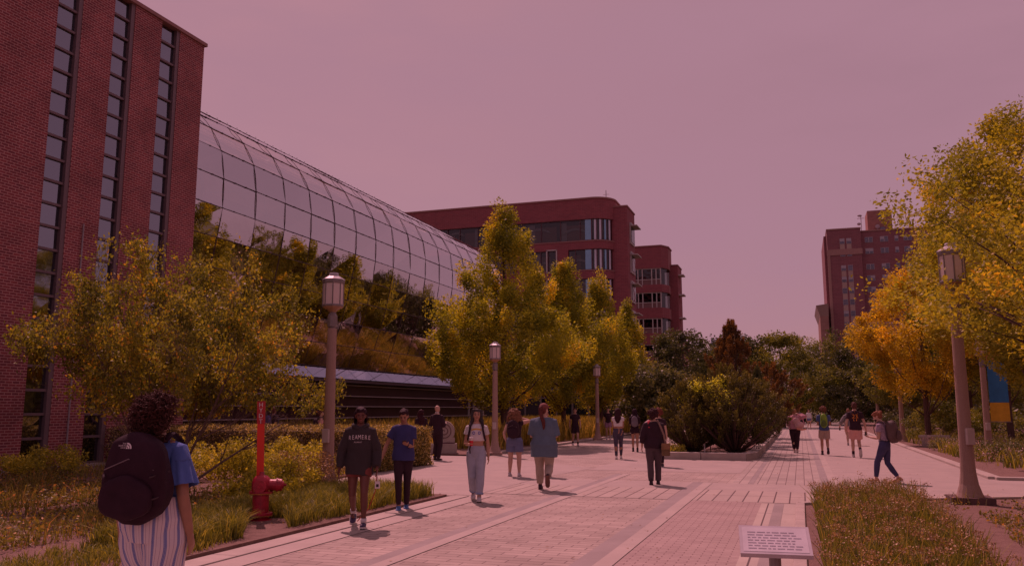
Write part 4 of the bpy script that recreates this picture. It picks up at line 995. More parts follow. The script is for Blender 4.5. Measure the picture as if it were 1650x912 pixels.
M_sole = pm('white_sole', (.62,.58,.56), .7, .1, 20); M_eye = pm('eye_dark', (.012,.008,.008), .2); M_lip = pm('lips', (.26,.07,.06), .5)
ARM = {'hang': (.075,.03,-.53), 'fwd': (.06,.20,-.47), 'back': (.07,-.19,-.48), 'phone': (-.10,.28,-.24), 'cup': (-.07,.27,-.27), 'chest': (-.14,.22,-.20), 'out': (.20,.10,-.46), 'ear': (-.03,.13,.12), 'held': (.06,.27,-.33)}
def person(label, loc, rot, h=1.7, g=1.0, sh=1.0, skin='light', hair=('short',(.03,.02,.015)), legs=((.22,0),(-.22,.03)), arms=('hang','hang'), top=None, bottom=None, shoes=((.05,.05,.06),'sneaker'), socks=None, vox=.014, face=False, head=(0,0), lean=0.0, knee=0.0, cap=None, seed=0, splay=.09):
    t = thing('person', label, 'person', (loc[0],loc[1],0), rot); s = h/1.7; t.scale = (s,s,s); rg = random.Random(seed)
    foot = [Vector(((-1,1)[i]*splay, legs[i][0], .075+legs[i][1])) for i in (0,1)]
    hz = min(.90, min(.075+legs[i][1]+math.sqrt(max(.2,.815**2-legs[i][0]**2)) for i in (0,1))); dz = hz-.90
    piv = Vector((0,0,hz)); Rl = Matrix.Rotation(-rad(lean), 3, 'X')
    U = lambda p: tuple(piv+Rl @ (Vector((p[0],p[1],p[2]+dz))-piv))
    nk = Vector((0,.0,1.50)); Rh = Matrix.Rotation(rad(head[0]),3,'Z') @ Matrix.Rotation(rad(head[1]),3,'X')
    Hd = lambda p: U(tuple(nk+Rh @ (Vector(p)-nk)))
    RH = Rl @ Rh
    fem = g > 0
    secs = [(.78,.10,.085,0),(.86,.150,.105,0),(.92,.162,.112,-.005),(1.0,.140,.100,0),(1.08,.128,.092,.005),(1.18,.140,.100,.008),(1.29,.150,.106,.005),(1.345,.152,.097,0),(1.39,.135,.083,-.005),(1.425,.098,.066,-.008),(1.447,.074,.058,-.008),(1.47,.060,.055,-.005)]
    def torso(m, z0, z1, k=0.0, kb=0.0, flare=0.0, n=20, top_=False):
        zs = [z for z in np.arange(z0, z1+.001, .035)]; R_ = []
        for z in zs:
            zq = max(z, .86) if top_ else max(z, .78)
            for a, b in zip(secs[:-1], secs[1:]):
                if a[0] <= zq <= b[0]+1e-6: break
            u = min(1,max(0,(zq-a[0])/(b[0]-a[0]))); rx, ry, yo = [a[i]+(b[i]-a[i])*u for i in (1,2,3)]
            gg = 1+(g-1)*min(1, max(0, (1.42-z)/.15)); gs = 1+(sh-1)*min(1,max(0,(z-1.1)/.2))
            w_ = k+kb*min(1,max(0,(1.3-z)/.3))+flare*max(0,(z0+.12-z)/.12)
            rx = rx*gg*gs+w_; ry = ry*(1+(g-1)*1.25*min(1,max(0,(1.42-z)/.15)))+w_
            R_.append([U((rx*math.cos(6.2832*j/n)*1.0, yo+ry*math.sin(6.2832*j/n), z)) for j in range(n)])
        m.rings(R_)
    shd = [Vector(U((sx*.150*sh*(1+(g-1)*.35), 0, 1.365))) for sx in (-1,1)]
    arm = []
    for i, sx in enumerate((-1,1)):
        a = arms[i]; hint = (sx*.35,-1,-.1)
        if isinstance(a, str):
            if a in ('chest',): hint = (sx*.55,-.5,-1)
            if a in ('ear',): hint = (sx*1,-.1,-.6)
            if a in ('phone','cup','held'): hint = (sx*.5,-.8,-.6)
            a = ARM[a]
        gx = (g-1)*.13+(.02 if top and top.get('puff',0) > .02 else 0)
        wr = shd[i]+Rl @ Vector((sx*(a[0]+gx), a[1], a[2])); el, wr = ik(shd[i], wr, .30, .25, hint); arm.append((shd[i], el, wr))
    hips = [Vector((sx*.085*g, 0, hz)) for sx in (-1,1)]; lg = []
    for i in (0,1):
        kn, an = ik(hips[i]+Vector((0,0,.0)), foot[i], .42, .405, (0,1,0)); lg.append((hips[i], kn, foot[i]))
    ga = 1+(g-1)*.7
    # body
    m = MB(); torso(m, .80, 1.47)
    m.tube([U((0,-.01,1.42)),U((0,-.005,1.47)),Hd((0,.005,1.53)),Hd((0,.01,1.57))], [.062,.053,.050,.05], 12)
    m.ell(Hd((0,.0,1.605)), (.073,.093,.098), 16, 12, RH); m.ell(Hd((0,.032,1.55)), (.055,.062,.068), 14, 10, RH); m.ell(Hd((0,.065,1.508)), (.026,.026,.022), 10, 8, RH)
    m.tube([Hd((0,.088,1.600)),Hd((0,.108,1.568)),Hd((0,.094,1.556))], [.010,.016,.013], 8)
    for sx in (-1,1): m.ell(Hd((sx*.074,-.002,1.585)), (.010,.020,.032), 8, 6, RH); m.ell(Hd((sx*.038,.070,1.572)), (.022,.02,.022), 8, 6, RH)
    for i, sx in enumerate((-1,1)):
        a, e, w_ = arm[i]; m.tube([Vector(U((sx*.09,0,1.385))), a, a.lerp(e,.5), e, e.lerp(w_,.35), w_], [.05,.052*ga,.045*ga,.037*ga,.037*ga,(.027,.023)], 12, round_caps=True)
        d = (w_-e).normalized(); pn = Vector((-sx,0,0)); pn = (pn-d*pn.dot(d)); pn = pn.normalized() if pn.length > .2 else Vector((0,0,1)).cross(d).normalized()
        if (isinstance(arms[i], str) and arms[i] in ('phone','cup','held')) or (not isinstance(arms[i], str) and arms[i][2] > -.32): pn = Vector((-sx*.3,0,1)); pn = (pn-d*pn.dot(d)).normalized()
        wd = d.cross(pn).normalized(); 
        m.tube([w_-d*.02, w_+d*.03, w_+d*.075, w_+d*.085], [(.026,.018),(.037,.016),(.040,.015),(.036,.012)], 12, side=wd, round_caps=False)
        p0 = w_+d*.08
        grip = .95 if isinstance(arms[i], str) and arms[i] in ('cup','held') else .45
        for q, (off, ln) in enumerate(((-.030,.058),(-.010,.074),(.011,.070),(.030,.052))):
            b0 = p0+wd*off; f1 = (d+pn*grip*.4).normalized(); f2 = (d+pn*grip*1.4).normalized(); f3 = (d+pn*grip*2.2).normalized()
            j1 = b0+f1*ln*.45; j2 = j1+f2*ln*.32; m.tube([b0-d*.012, b0, j1, j2, j2+f3*ln*.23], [.0095,.0095,.0088,.0080,.007], 7, round_caps=True)
        # thumb leaves the side of the palm
        fw = wd if (wd.y > 0) == (True) else -wd
        tb = w_+d*.022+fw*.028; t1 = tb+(d*.6+fw*.6+pn*.35).normalized()*.032; m.tube([tb-fw*.012, tb, t1, t1+(d*.85+fw*.1+pn*.5).normalized()*.028], [.012,.012,.0105,.008], 7, round_caps=True)
        arm[i] = arm[i]+(d, pn, wd)
    gl_ = 1+(g-1)*.8
    for i in (0,1):
        hp, kn, an = lg[i]; m.tube([hp+Vector((0,0,.02)), hp.lerp(kn,.3), hp.lerp(kn,.7), kn, kn.lerp(an,.3)+Vector((0,-.012,0)), kn.lerp(an,.75), an], [.088*gl_,.083*gl_,.064*gl_,.053*gl_,.054*gl_,.036*gl_,.035], 14, round_caps=True)
        m.tube([an+Vector((0,-.02,-.035)), an+Vector((0,.10,-.05))], [(.033,.03),(.035,.02)], 10, round_caps=True)
    link('body', remeshed(m, vox if vox < .012 else vox*.9, 2, name='body'), t).data.materials.append(SKIN[skin])
    def dress(name, m, mat, disp=.006, fr=16, vx=None, st=(1,1,.5)):
        me = remeshed(m, vx or vox, 2, disp, fr, seed+len(name), st, name); o = link(name, me, t); o.data.materials.append(mat); return o
    # bottoms
    if bottom:
        m = MB(); k = bottom.get('k', .012); torso(m, .79, bottom.get('waist', 1.0), k, bottom.get('kb', 0))
        L_ = bottom['len']; fl = bottom.get('flare', 0)
        for i in (0,1):
            hp, kn, an = lg[i]; pts = [hp+Vector((0,0,.03)), hp.lerp(kn,.3)]; rr = [.090*gl_+k, .086*gl_+k+fl*.3]
            if L_ <= 1: pts.append(hp.lerp(kn, L_)); rr.append(.086*gl_-.022*L_*gl_+k+fl)
            else:
                pts += [hp.lerp(kn,.7), kn, kn.lerp(an, min(.4,(L_-1)*.5)), kn.lerp(an, L_-1)]; rr += [.066*gl_+k+fl*.4, .056*gl_+k+fl*.6, .052*gl_+k+fl*.8, (.040*gl_+k*.8+fl)]
            m.tube(pts, rr, 14)
        nm = 'shorts' if L_ < 1 else 'trousers'
        dress(nm, m, bottom['mat'], bottom.get('wr', .006), 18)
        if bottom.get('cuff'):
            m = MB()
            for i in (0,1):
                hp, kn, an = lg[i]; a_ = kn.lerp(an, L_-1-.08); b_ = kn.lerp(an, L_-1+.01); m.tube([a_, b_], .040*gl_+k*.8+fl+.010, 14)
            dress('cuff', m, bottom['cuff'], .002)
    # top
    if top:
        m = MB(); k = top.get('k', .014); z0 = top.get('z0', .88); torso(m, z0, top.get('z1',1.455), k, top.get('kb', 0), top.get('flare', .0), top_=True); sl = top.get('sleeve', .5); pf = top.get('puff', .012)
        for i, sx in enumerate((-1,1)):
            a, e, w_ = arm[i][:3]
            if sl <= 0: continue
            pts = [Vector(U((sx*.085,0,1.385))), a]; rr = [.050+k*.5, .053*ga+k*.8]
            if sl <= 1: pts.append(a.lerp(e, sl)); rr.append(.050*ga+pf+.006)
            else: pts += [a.lerp(e,.6), e, e.lerp(w_,.5), e.lerp(w_, sl-1)]; rr += [.050*ga+pf, .044*ga+pf, .040*ga+pf, .032+pf*.8]
            m.tube(pts, rr, 14)
        nm = top.get('name', 'shirt'); o = dress(nm, m, top['mat'], top.get('wr', .007), 15)
        if top.get('hood'):
            m = MB(); m.ell(U((0,-.075,1.44)), (.115,.075,.075)); m.tube([U((-.10,-.03,1.455)),U((-.085,.05,1.44)),U((0,.085,1.405)),U((.085,.05,1.44)),U((.10,-.03,1.455))], .032, 10); dress('hood', m, top['mat'], .006)
        t['_shirt'] = 1
    # shoes
    sm = pm('shoe_%s' % '_'.join(str(int(c*100)) for c in shoes[0]), shoes[0], .6)
    for i in (0,1):
        an = lg[i][2]; pitch = (-.5 if legs[i][1] > .05 else -.15 if legs[i][0] < -.1 else .12 if legs[i][0] > .15 else 0)*1.0
        if legs[i][1] > .12: pitch = -1.15
        Rf = Matrix.Rotation(pitch,3,'X'); F_ = lambda p: tuple(an+Rf @ Vector(p))
        m = MB(); m.tube([F_((0,-.055,-.035)),F_((0,.0,-.028)),F_((0,.08,-.038)),F_((0,.155,-.050)),F_((0,.175,-.055))], [(.036,.036),(.041,.046),(.044,.034),(.042,.024),(.028,.016)], 12, side=(1,0,0), round_caps=True)
        m.tube([F_((0,-.02,-.02)),F_((0,-.02,.03 if shoes[1] != 'high' else .075))], [.042,.040], 12)
        o = link('shoe', remeshed(m, .009, 2, name='shoe'), t); o.data.materials.append(sm)
        m = MB(); P_ = [(-.038,-.07),(.038,-.07),(.044,.0),(.048,.08),(.042,.15),(.02,.185),(-.02,.185),(-.042,.15),(-.048,.08),(-.044,.0)]
        m.rings([[F_((x,y,-.075)) for x,y in P_],[F_((x,y,-.050)) for x,y in P_]]); so_ = link('sole', m.mesh('sole', shoes[2] if len(shoes) > 2 else M_sole), o)
        if shoes[1] == 'high':
            m = MB()
            for q in range(5): z = -.005+.016*q; m.tube([F_((-.02,.045-.004*q,z)),F_((.02,.052-.006*q,z+.006))], .004, 4)
            m.tube([F_((0,.165,-.062)),F_((0,.175,-.045))],[.03,.02],8); link('laces', m.mesh('laces', M_sole), o)
        if socks:
            kn = lg[i][1]; m = MB(); m.tube([an+Vector((0,0,-.01)), an.lerp(kn, socks[1])], [.040*gl_,.042*gl_+.004], 12); link('sock', m.mesh('sock', socks[0], True), t)
    # hair
    st, hc = hair[0], hair[1]; hm_ = hairm(hc); m = MB(); dsp = .006
    if st != 'bald':
        m.ell(Hd((0,-.016,1.628)), (.084,.096,.092), 16, 12, RH); m.ell(Hd((0,-.052,1.585)), (.080,.066,.085), 14, 10, RH); m.ell(Hd((0,.045,1.675)), (.062,.050,.036), 12, 8, RH)
    if st == 'curly' or st == 'mess':
        R0 = .115 if st == 'curly' else .098
        for q in range(90 if st == 'curly' else 60):
            v = Vector((rg.gauss(0,1),rg.gauss(-.35,1),rg.gauss(.35,1))).normalized()
            if v.y > .45 and v.z < .45: continue
            m.ell(Hd(tuple(Vector((0,-.012,1.612))+v*R0*rg.uniform(.85,1.12)*Vector((.92,1,1)).length/1.69)), (.026*rg.uniform(.7,1.2),)*3, 8, 6)
        dsp = .010
    if st in ('long','wavy'):
        zl = hair[2]; m.tube([Hd((0,-.07,1.62)),Hd((0,-.095,1.50)),U((0,-.125,1.40)),U((0,-.13,zl+.12)),U((0,-.125,zl))], [(.085,.04),(.095,.045),(.115,.04),(.11,.035),(.05,.016)], 14, side=(1,0,0), round_caps=True)
        for sx in (-1,1): m.tube([Hd((sx*.070,.0,1.64)),Hd((sx*.082,-.01,1.56)),Hd((sx*.085,-.02,1.47))], [.03,.028,.02], 8, round_caps=True)
        dsp = .009
    if st == 'front_long':
        for sx in (-1,1): m.tube([Hd((sx*.06,.03,1.68)),Hd((sx*.080,.01,1.60)),Hd((sx*.088,.005,1.50)),U((sx*.115,.05,1.40)),U((sx*.13,.09,hair[2]))], [.025,.03,.034,.032,.014], 10, round_caps=True)
        m.tube([Hd((0,-.07,1.6)),U((0,-.12,1.35))], [(.09,.04),(.09,.03)], 12, side=(1,0,0), round_caps=True); dsp = .009
    if st == 'pony':
        zl = hair[2]; m.tube([Hd((0,-.085,1.66)),Hd((0,-.13,1.62)),Hd((0,-.13,1.52)),U((0,-.165,1.36)),U((.01,-.165,(1.36+zl)/2)),U((0,-.16,zl))], [.03,.032,.036,.038,.032,.010], 10, round_caps=True); dsp = .007
    if st == 'bun': m.ell(Hd((0,-.12,1.635)), (.045,.045,.045), 10, 8); m.ell(Hd((0,-.08,1.6)), (.07,.05,.06)); dsp = .008
    if st == 'curls_long':
        for q in range(150):
            z = rg.uniform(hair[2],1.72); r = .12+.05*min(1,(1.72-z)/.2); a = rg.uniform(math.pi*.92,math.pi*2.08) if z > 1.48 else rg.uniform(math.pi*1.05,math.pi*1.95)
            r = r*min(1,max(.35,(1.78-z)/.14)); c = (r*math.cos(a), -.01+r*.85*math.sin(a), z); c = Hd(c) if z > 1.5 else U(c); m.ell(c, (.03*rg.uniform(.7,1.2),)*3, 7, 5)
        dsp = .011
    if st != 'bald': ho = dress('hair', m, hm_, dsp, 70, min(vox,.011), (1,1,.6))
    if cap:
        m = MB(); m.ell(Hd((0,-.01,1.645)), (.090,.103,.083), 16, 10, RH); m.tube([Hd((0,.07,1.665)),Hd((0,.165,1.645))], [(.07,.012),(.055,.008)], 12, side=(1,0,0), round_caps=True); dress('cap', m, cap, .001)
    if face:
        for sx in (-1,1):
            m = MB(); m.ell(Hd((sx*.031,.0835,1.588)), (.0125,.0075,.0062), 10, 6, RH); link('eye', m.mesh('eye', M_eye, True), t)
        m = MB()
        for sx in (-1,1): m.tube([Hd((sx*.014,.092,1.607)),Hd((sx*.032,.0895,1.613)),Hd((sx*.050,.078,1.607))], [.0035,.0045,.0028], 6)
        link('eyebrows', m.mesh('eyebrows', hm_ if st != 'bald' else M_eye, True), t)
        m = MB(); m.tube([Hd((-.024,.086,1.532)),Hd((-.009,.0955,1.535)),Hd((.009,.0955,1.535)),Hd((.024,.086,1.532))], [.003,.0065,.0065,.003], 8); link('mouth', m.mesh('mouth', M_lip, True), t)
    t['_shirt'] = 0; del t['_shirt']
    return t, dict(U=U, Hd=Hd, arm=arm, lg=lg, RH=RH, M=Matrix.Translation((loc[0],loc[1],0)) @ Matrix.Rotation(rot,4,'Z') @ Matrix.Scale(s,4), s=s, rot=rot, loc=loc)
def carried(name, label, cat, inf, group=None):
    t = thing(name, label, cat, (inf['loc'][0], inf['loc'][1], 0), inf['rot'], group); t.scale = (inf['s'],)*3; return t
def backpack(label, inf, mat, w_=.30, h_=.44, d=.17, z=1.0, y=-.11, mat2=None, name='backpack', straps=True, front=False, dx=0, vox=.012, disp=.008):
    t = carried(name, label, 'backpack', inf); U = inf['U']; mat2 = mat2 or mat
    def blob(x0, yb, z0, wd, dp, ht, n=24, e=3.2):
        m = MB(); R_ = []
        for q in range(11):
            u = q/10; k = (1-abs(2*u-1)**3.2)**.5 if 0 < u < 1 else .25; k = max(k,.25); tw = k*(1-.12*u)
            R_.append([U((x0+wd/2*tw*abs(math.cos(a))**(2/e)*math.copysign(1,math.cos(a)), yb-dp/2+dp/2*(.35+.65*k)*abs(math.sin(a))**(2/e)*math.copysign(1,math.sin(a)), z0+ht*u)) for a in [6.2832*j/n+.01 for j in range(n)]])
        m.rings(R_); return m
    link('bag', remeshed(blob(dx,y,z,w_,d,h_), vox, 2, disp, 16, 3), t).data.materials.append(mat)
    link('front_pocket', remeshed(blob(dx,y-d*.82,z+.03,w_*.78,d*.42,h_*.48), vox, 2, disp*.7, 18, 5), t).data.materials.append(mat2)
    zp = MB(); zp.tube([U((dx-w_*.36,y-d*.97,z+h_*.60)),U((dx,y-d*1.02,z+h_*.72)),U((dx+w_*.36,y-d*.97,z+h_*.60))], .004, 5); link('zip', zp.mesh('zip', pm('zip_grey', (.16,.13,.14), .5)), t)
    hd = MB(); hd.tube([U((dx-.03,y-.02,z+h_-.01)),U((dx-.02,y-.01,z+h_+.045)),U((dx+.02,y-.01,z+h_+.045)),U((dx+.03,y-.02,z+h_-.01))], .008, 6); link('handle', hd.mesh('handle', mat2, True), t)
    if straps:
        for sx in (-1,1):
            m = MB(); m.tube([U((sx*.095,y+.01,z+h_-.06)),U((sx*.10,-.075,1.445)),U((sx*.105,-.005,1.475)),U((sx*.112,.085,1.425)),U((sx*.120,.138,1.33)),U((sx*.135,.128,1.18)),U((sx*.160,.03,z+.10)),U((sx*.14,y+.0,z+.06))], [(.030,.009)]*5+[(.02,.007),(.016,.005),(.014,.005)], 10, side=(1,0,0))
            link('strap', m.mesh('strap', mat2, True), t)
    return t
def project(me, inf, target, x, z, k=.004, back=False, name='print', mat=None, parent=None):
    """lay a flat mesh (x,z plane) on the chest or back of a garment, in the person's own space"""
    vs = [v.co.copy() for v in target.data.vertices]; bv = BVHTree.FromPolygons(vs, [tuple(p.vertices) for p in target.data.polygons]); sg = 1 if back else -1
    for v in me.vertices:
        px = (-v.co.x if not back else v.co.x)+x; pz = v.co.y+z
        h_ = bv.ray_cast(Vector((px, -sg*1.0, pz)), Vector((0, sg, 0))); y = h_[0].y if h_[0] is not None else -sg*.1
        v.co = (px, y-sg*k, pz)
    me.materials.append(mat); return link(name, me, parent)
def child(t, n): return [c for c in t.children if c.name.split('.')[0] == n][0]

BLK = cloth_m('black_cloth', (.016,.013,.016)); NAVY = cloth_m('navy_cloth', (.025,.045,.15)); DENIM = cloth_m('light_denim', (.38,.42,.50)); DEN2 = cloth_m('blue_denim', (.13,.17,.29)); DEN3 = cloth_m('dark_denim', (.035,.05,.12)); WHT = cloth_m('white_cloth', (.66,.62,.62)); KHA = cloth_m('khaki_cloth', (.46,.38,.30)); TEAL = cloth_m('slate_teal_cloth', (.10,.165,.22)); DGRN = cloth_m('dark_green_fleece', (.022,.030,.026)); PINK = cloth_m('salmon_cloth', (.72,.38,.33)); LEG = cloth_m('charcoal_leggings', (.05,.055,.085))
GRY = cloth_m('grey_cloth', (.20,.18,.20)); BROWN = (.035,.018,.012)
rg0 = random.Random(9)
# near person with the large backpack -----------------------------------------------------
stripe = bpy.data.materials.new('striped_cloth'); stripe.use_nodes = True; n = stripe.node_tree; b = n.nodes['Principled BSDF']; b.inputs['Roughness'].default_value = .9
tcn = n.nodes.new('ShaderNodeTexCoord'); sx_ = n.nodes.new('ShaderNodeSeparateXYZ'); n.links.new(tcn.outputs['Object'], sx_.inputs[0])
at = n.nodes.new('ShaderNodeMath'); at.operation = 'ARCTAN2'; n.links.new(sx_.outputs[0], at.inputs[0]); ym = n.nodes.new('ShaderNodeMath'); ym.operation = 'MULTIPLY'; ym.inputs[1].default_value = -1; n.links.new(sx_.outputs[1], ym.inputs[0]); n.links.new(ym.outputs[0], at.inputs[1])
fr = n.nodes.new('ShaderNodeMath'); fr.operation = 'MULTIPLY'; fr.inputs[1].default_value = 2.6; n.links.new(at.outputs[0], fr.inputs[0]); f2 = n.nodes.new('ShaderNodeMath'); f2.operation = 'FRACT'; n.links.new(fr.outputs[0], f2.inputs[0])
cr_ = n.nodes.new('ShaderNodeValToRGB'); cr_.color_ramp.interpolation = 'CONSTANT'; e = cr_.color_ramp.elements
W_, B_, P_ = (.66,.60,.64,1), (.085,.14,.42,1), (.30,.20,.34,1)
e[0].position = 0; e[0].color = W_; e[1].position = .10; e[1].color = P_
for p, c in [(.13,W_),(.34,B_),(.40,W_),(.42,B_),(.50,W_),(.52,B_),(.58,W_),(.76,P_),(.79,W_)]: q = e.new(p); q.color = c
n.links.new(f2.outputs[0], cr_.inputs[0]); n.links.new(cr_.outputs[0], b.inputs['Base Color'])
t, I = person('nearest person with brown curls, black backpack, blue top and blue-striped trousers', (-4.16,4.72), .20, 1.74, 1.05, 1.0, 'tan', ('short',(.05,.022,.016)), ((.10,0),(-.12,.02)), ('hang',(.09,.02,-.53)),
    dict(mat=cloth_m('cobalt_top', (.07,.15,.42)), z0=1.02, sleeve=.30, puff=.02, k=.016, kb=.01, wr=.008, name='blouse'), dict(mat=stripe, len=1.85, flare=.055, k=.035, kb=.02, wr=.010, waist=1.08), ((.5,.4,.35),'sneaker'), vox=.008, head=(-22,4), seed=1)
# fluttering sleeve
m = MB(); 
for i, sx in enumerate((-1,1)):
    a, e_, w_ = I['arm'][i][:3]; d = (e_-a).normalized(); u = d.orthogonal().normalized(); v = d.cross(u); R_ = []
    for q in range(7):
        r0_ = .064+.036*q/6; R_.append([tuple(a+d*(.02+.22*q/6)+(u*math.cos(6.2832*j/60)+v*math.sin(6.2832*j/60))*(r0_*(1+.10*(q/6)*math.sin(j*6.2832/60*9)))) for j in range(60)])
    Ri = [[tuple(Vector(p)*1+(a+d*.1-Vector(p))*.0) for p in r] for r in R_]
    m.rings(R_, caps=False)
link('ruffle_sleeves', m.mesh('ruffle', child(t,'blouse').data.materials[0], True), t)
# loose curls
ho = child(t, 'hair'); m = MB(); rg = random.Random(7); Hd = I['Hd']
for q in range(1500):
    v = Vector((rg.gauss(0,1),rg.gauss(-.25,1),rg.gauss(.25,1))).normalized()
    if v.y > .35 and v.z < .50: continue
    if v.z < -.75: continue
    low = q%4 == 0
    c0 = Vector((0,-.015,1.612))+Vector((v.x*.108,v.y*.120,v.z*.108)); c0 = Vector((v.x*.11,-.06-abs(v.y)*.07,rg.uniform(1.44,1.58))) if low else c0; tdir = (v*.55+Vector((rg.gauss(0,.6),rg.gauss(0,.6),-.35))).normalized(); u = tdir.orthogonal().normalized(); w2 = tdir.cross(u); ph = rg.uniform(0,6); cr2 = rg.uniform(.006,.013); ln = rg.uniform(.04,.085)
    m.tube([Hd(tuple(c0+tdir*ln*k/9+(u*math.cos(ph+k*1.15)+w2*math.sin(ph+k*1.15))*cr2)) for k in range(10)], [.0032]*9+[.0012], 3)
link('curls', m.mesh('curls', hairm((.075,.034,.022)), True), ho)
M_pack = pm('black_pack_nylon', (.014,.012,.015), .7, .2, 12, .3, 300, spec=.15)
bp = backpack('large black backpack with a small white emblem worn by the nearest person', I, M_pack, .46, .56, .22, .92, -.10, vox=.009, disp=.014)
s2 = MB(); U = I['U']
for sx in (-1,1):
    for z in (1.24,1.10): s2.tube([U((sx*.205,-.20,z)),U((sx*.185,-.29,z-.015)),U((sx*.15,-.335,z-.03))], [(.010,.004)]*3, 8)
link('compression_strap', s2.mesh('cs', pm('webbing', (.03,.026,.03), .6)), bp)
bag = child(bp, 'bag')
# emblem: a white block with three nested arcs
em = MB(); 
for k, (r0_, r1_) in enumerate(((.0,.008),(.011,.019),(.022,.030))):
    N_ = 10; 
    for j in range(N_):
        a0 = math.pi/2*j/N_; a1 = math.pi/2*(j+1)/N_; em.quad((.002+r0_*math.cos(a0),r0_*math.sin(a0),0),(.002+r1_*math.cos(a0),r1_*math.sin(a0),0),(.002+r1_*math.cos(a1),r1_*math.sin(a1),0),(.002+r0_*math.cos(a1),r0_*math.sin(a1),0))
for q, wds in enumerate(('FACE','NORTH','THE')):
    me_ = text_mesh(wds, .0115, align='RIGHT'); me_.transform(Matrix.Translation((-.001,.001+.0102*q,0)))
    em.add([v.co for v in me_.vertices], [tuple(p.vertices) for p in me_.polygons])
me_ = em.mesh('emblem', []); me_.transform(Matrix.Scale(1.25,4)); project(me_, I, bag, -.03, 1.37, .004, True, 'emblem', M_white, bp)

# hooded walker
t, I = person('person in a dark lettered hoodie and high-top sneakers beside the border grass', (-6.05,10.95), -2.72, 1.70, 1.0, 1.06, 'dark', ('short',(.012,.009,.010)), ((.16,0),(-.26,.10)), ((.08,.12,-.50),(.10,.02,-.52)),
    dict(mat=DGRN, z0=.76, sleeve=1.95, puff=.025, k=.028, kb=.022, hood=True, wr=.012, name='hoodie'), dict(mat=cloth_m('rust_shorts', (.20,.05,.035)), len=.42, flare=.01), ((.03,.035,.08),'high'), (WHT,.16), vox=.009, face=True, head=(6,-6), seed=2)
ho = child(t,'hair'); m = MB(); Hd = I['Hd']; U = I['U']
for k in range(16):
    a = math.pi+math.pi*k/15; m.tube([Hd((.05*math.cos(a),-.02+.06*math.sin(a),1.70)),Hd((.088*math.cos(a),-.01+.10*math.sin(a),1.62)),Hd((.09*math.cos(a),-.02+.11*math.sin(a),1.52)),U((.08*math.cos(a)+.02,-.10+.03*math.sin(a),1.44))], [.010,.011,.010,.006], 6)
link('braids', m.mesh('braids', hairm((.012,.009,.010)), True), ho)
top_ = child(t,'hoodie')
for i, ch in enumerate('REAMERE'):
    me_ = text_mesh(ch, .085, align='CENTER'); arc = -.010*((i-3)/3)**2*0+.012*math.cos((i-3)*.5)
    sc = .036; me_.transform(Matrix.Translation(((i-3)*.046,arc,0)) @ Matrix.Diagonal((.72,1,1,1))); project(me_, I, top_, 0, 1.225, .005, False, 'lettering', M_white, t)
me_ = text_mesh('ALUMNAT', .024); project(me_, I, top_, .02, 1.185, .005, False, 'small_lettering', M_white, t)
h0 = I['arm'][0]; tb = carried('lanyard_card', 'white card on a cord hanging from the hand of the hooded walker', 'card', I)
w_ = h0[2]+h0[3]*.08; m = MB(); m.tube([w_, w_+Vector((-.01,.02,-.12))], .005, 5); m.build('cord', M_white, tb); m = MB(); p = w_+Vector((-.01,.025,-.17)); m.box(p.x-.035,p.x+.035,p.y-.004,p.y+.004,p.z-.05,p.z+.05); m.build('card', M_white, tb); MB().box(p.x-.018,p.x+.018,p.y+.004,p.y+.007,p.z-.03,p.z+.01).build('print', DGRN, tb)
lh = carried('leash', 'thin red leash hanging from the hooded walker down into the grass', 'leash', I)
MB().tube([w_+Vector((0,0,0)),w_+Vector((.03,-.1,-.28)),w_+Vector((.12,-.15,-.52)),w_+Vector((.28,-.25,-.70))], .007, 6).build('cord', pm('leash_red', (.45,.06,.03), .6), lh)
sb = backpack('small dark bag behind the hip of the hooded walker', I, BLK, .22, .30, .12, .92, -.15, name='shoulder_bag', straps=False, dx=-.20)

# blue shirt and phone
t, I = person('person in a navy shirt and black trousers looking down at a phone', (-6.38,13.05), -2.72, 1.68, .93, 1.03, 'tan', ('short',(.02,.013,.012)), ((-.10,.0),(.14,0)), ((-.10,.26,-.25),(.20,.02,-.48)),
    dict(mat=NAVY, z0=.84, sleeve=.55, puff=.022, k=.022, kb=.03, wr=.010), dict(mat=BLK, len=1.94, k=.010), ((.05,.16,.36),'sneaker',pm('blue_sole', (.10,.25,.45), .6)), vox=.009, face=True, head=(-8,-22), seed=3, splay=.06)
a = I['arm'][0]; ph = carried('phone', 'dark phone held in the hand of the person in the navy shirt', 'phone', I); p = a[2]+a[3]*.10+a[4]*.018
mt = Matrix.Rotation(.5,3,'X'); m = MB(); vs_ = [mt @ Vector(v) for v in ((-.035,-.07,-.004),(.035,-.07,-.004),(.035,.07,-.004),(-.035,.07,-.004),(-.035,-.07,.004),(.035,-.07,.004),(.035,.07,.004),(-.035,.07,.004))]
def phone_at(t, p, mt=mt):
    m = MB(); m.add([tuple(p+mt @ Vector(v)) for v in ((-.037,-.074,-.004),(.037,-.074,-.004),(.037,.074,-.004),(-.037,.074,-.004),(-.037,-.074,.004),(.037,-.074,.004),(.037,.074,.004),(-.037,.074,.004))],[(0,3,2,1),(4,5,6,7),(0,1,5,4),(1,2,6,5),(2,3,7,6),(3,0,4,7)]); m.build('case', pm('phone_case', (.03,.03,.035), .3), t)
    m = MB(); m.add([tuple(p+mt @ Vector(v)) for v in ((-.033,-.07,.0055),(.033,-.07,.0055),(.033,.07,.0055),(-.033,.07,.0055))],[(0,1,2,3)]); m.build('screen', pm('phone_screen', (.03,.03,.04), .1), t)
phone_at(ph, p)
w_ = I['arm'][0][2]; e_ = I['arm'][0][1]; MB().tube([w_.lerp(e_,.03), w_.lerp(e_,.13)], .034, 14).build('wristwatch', M_eye, t)

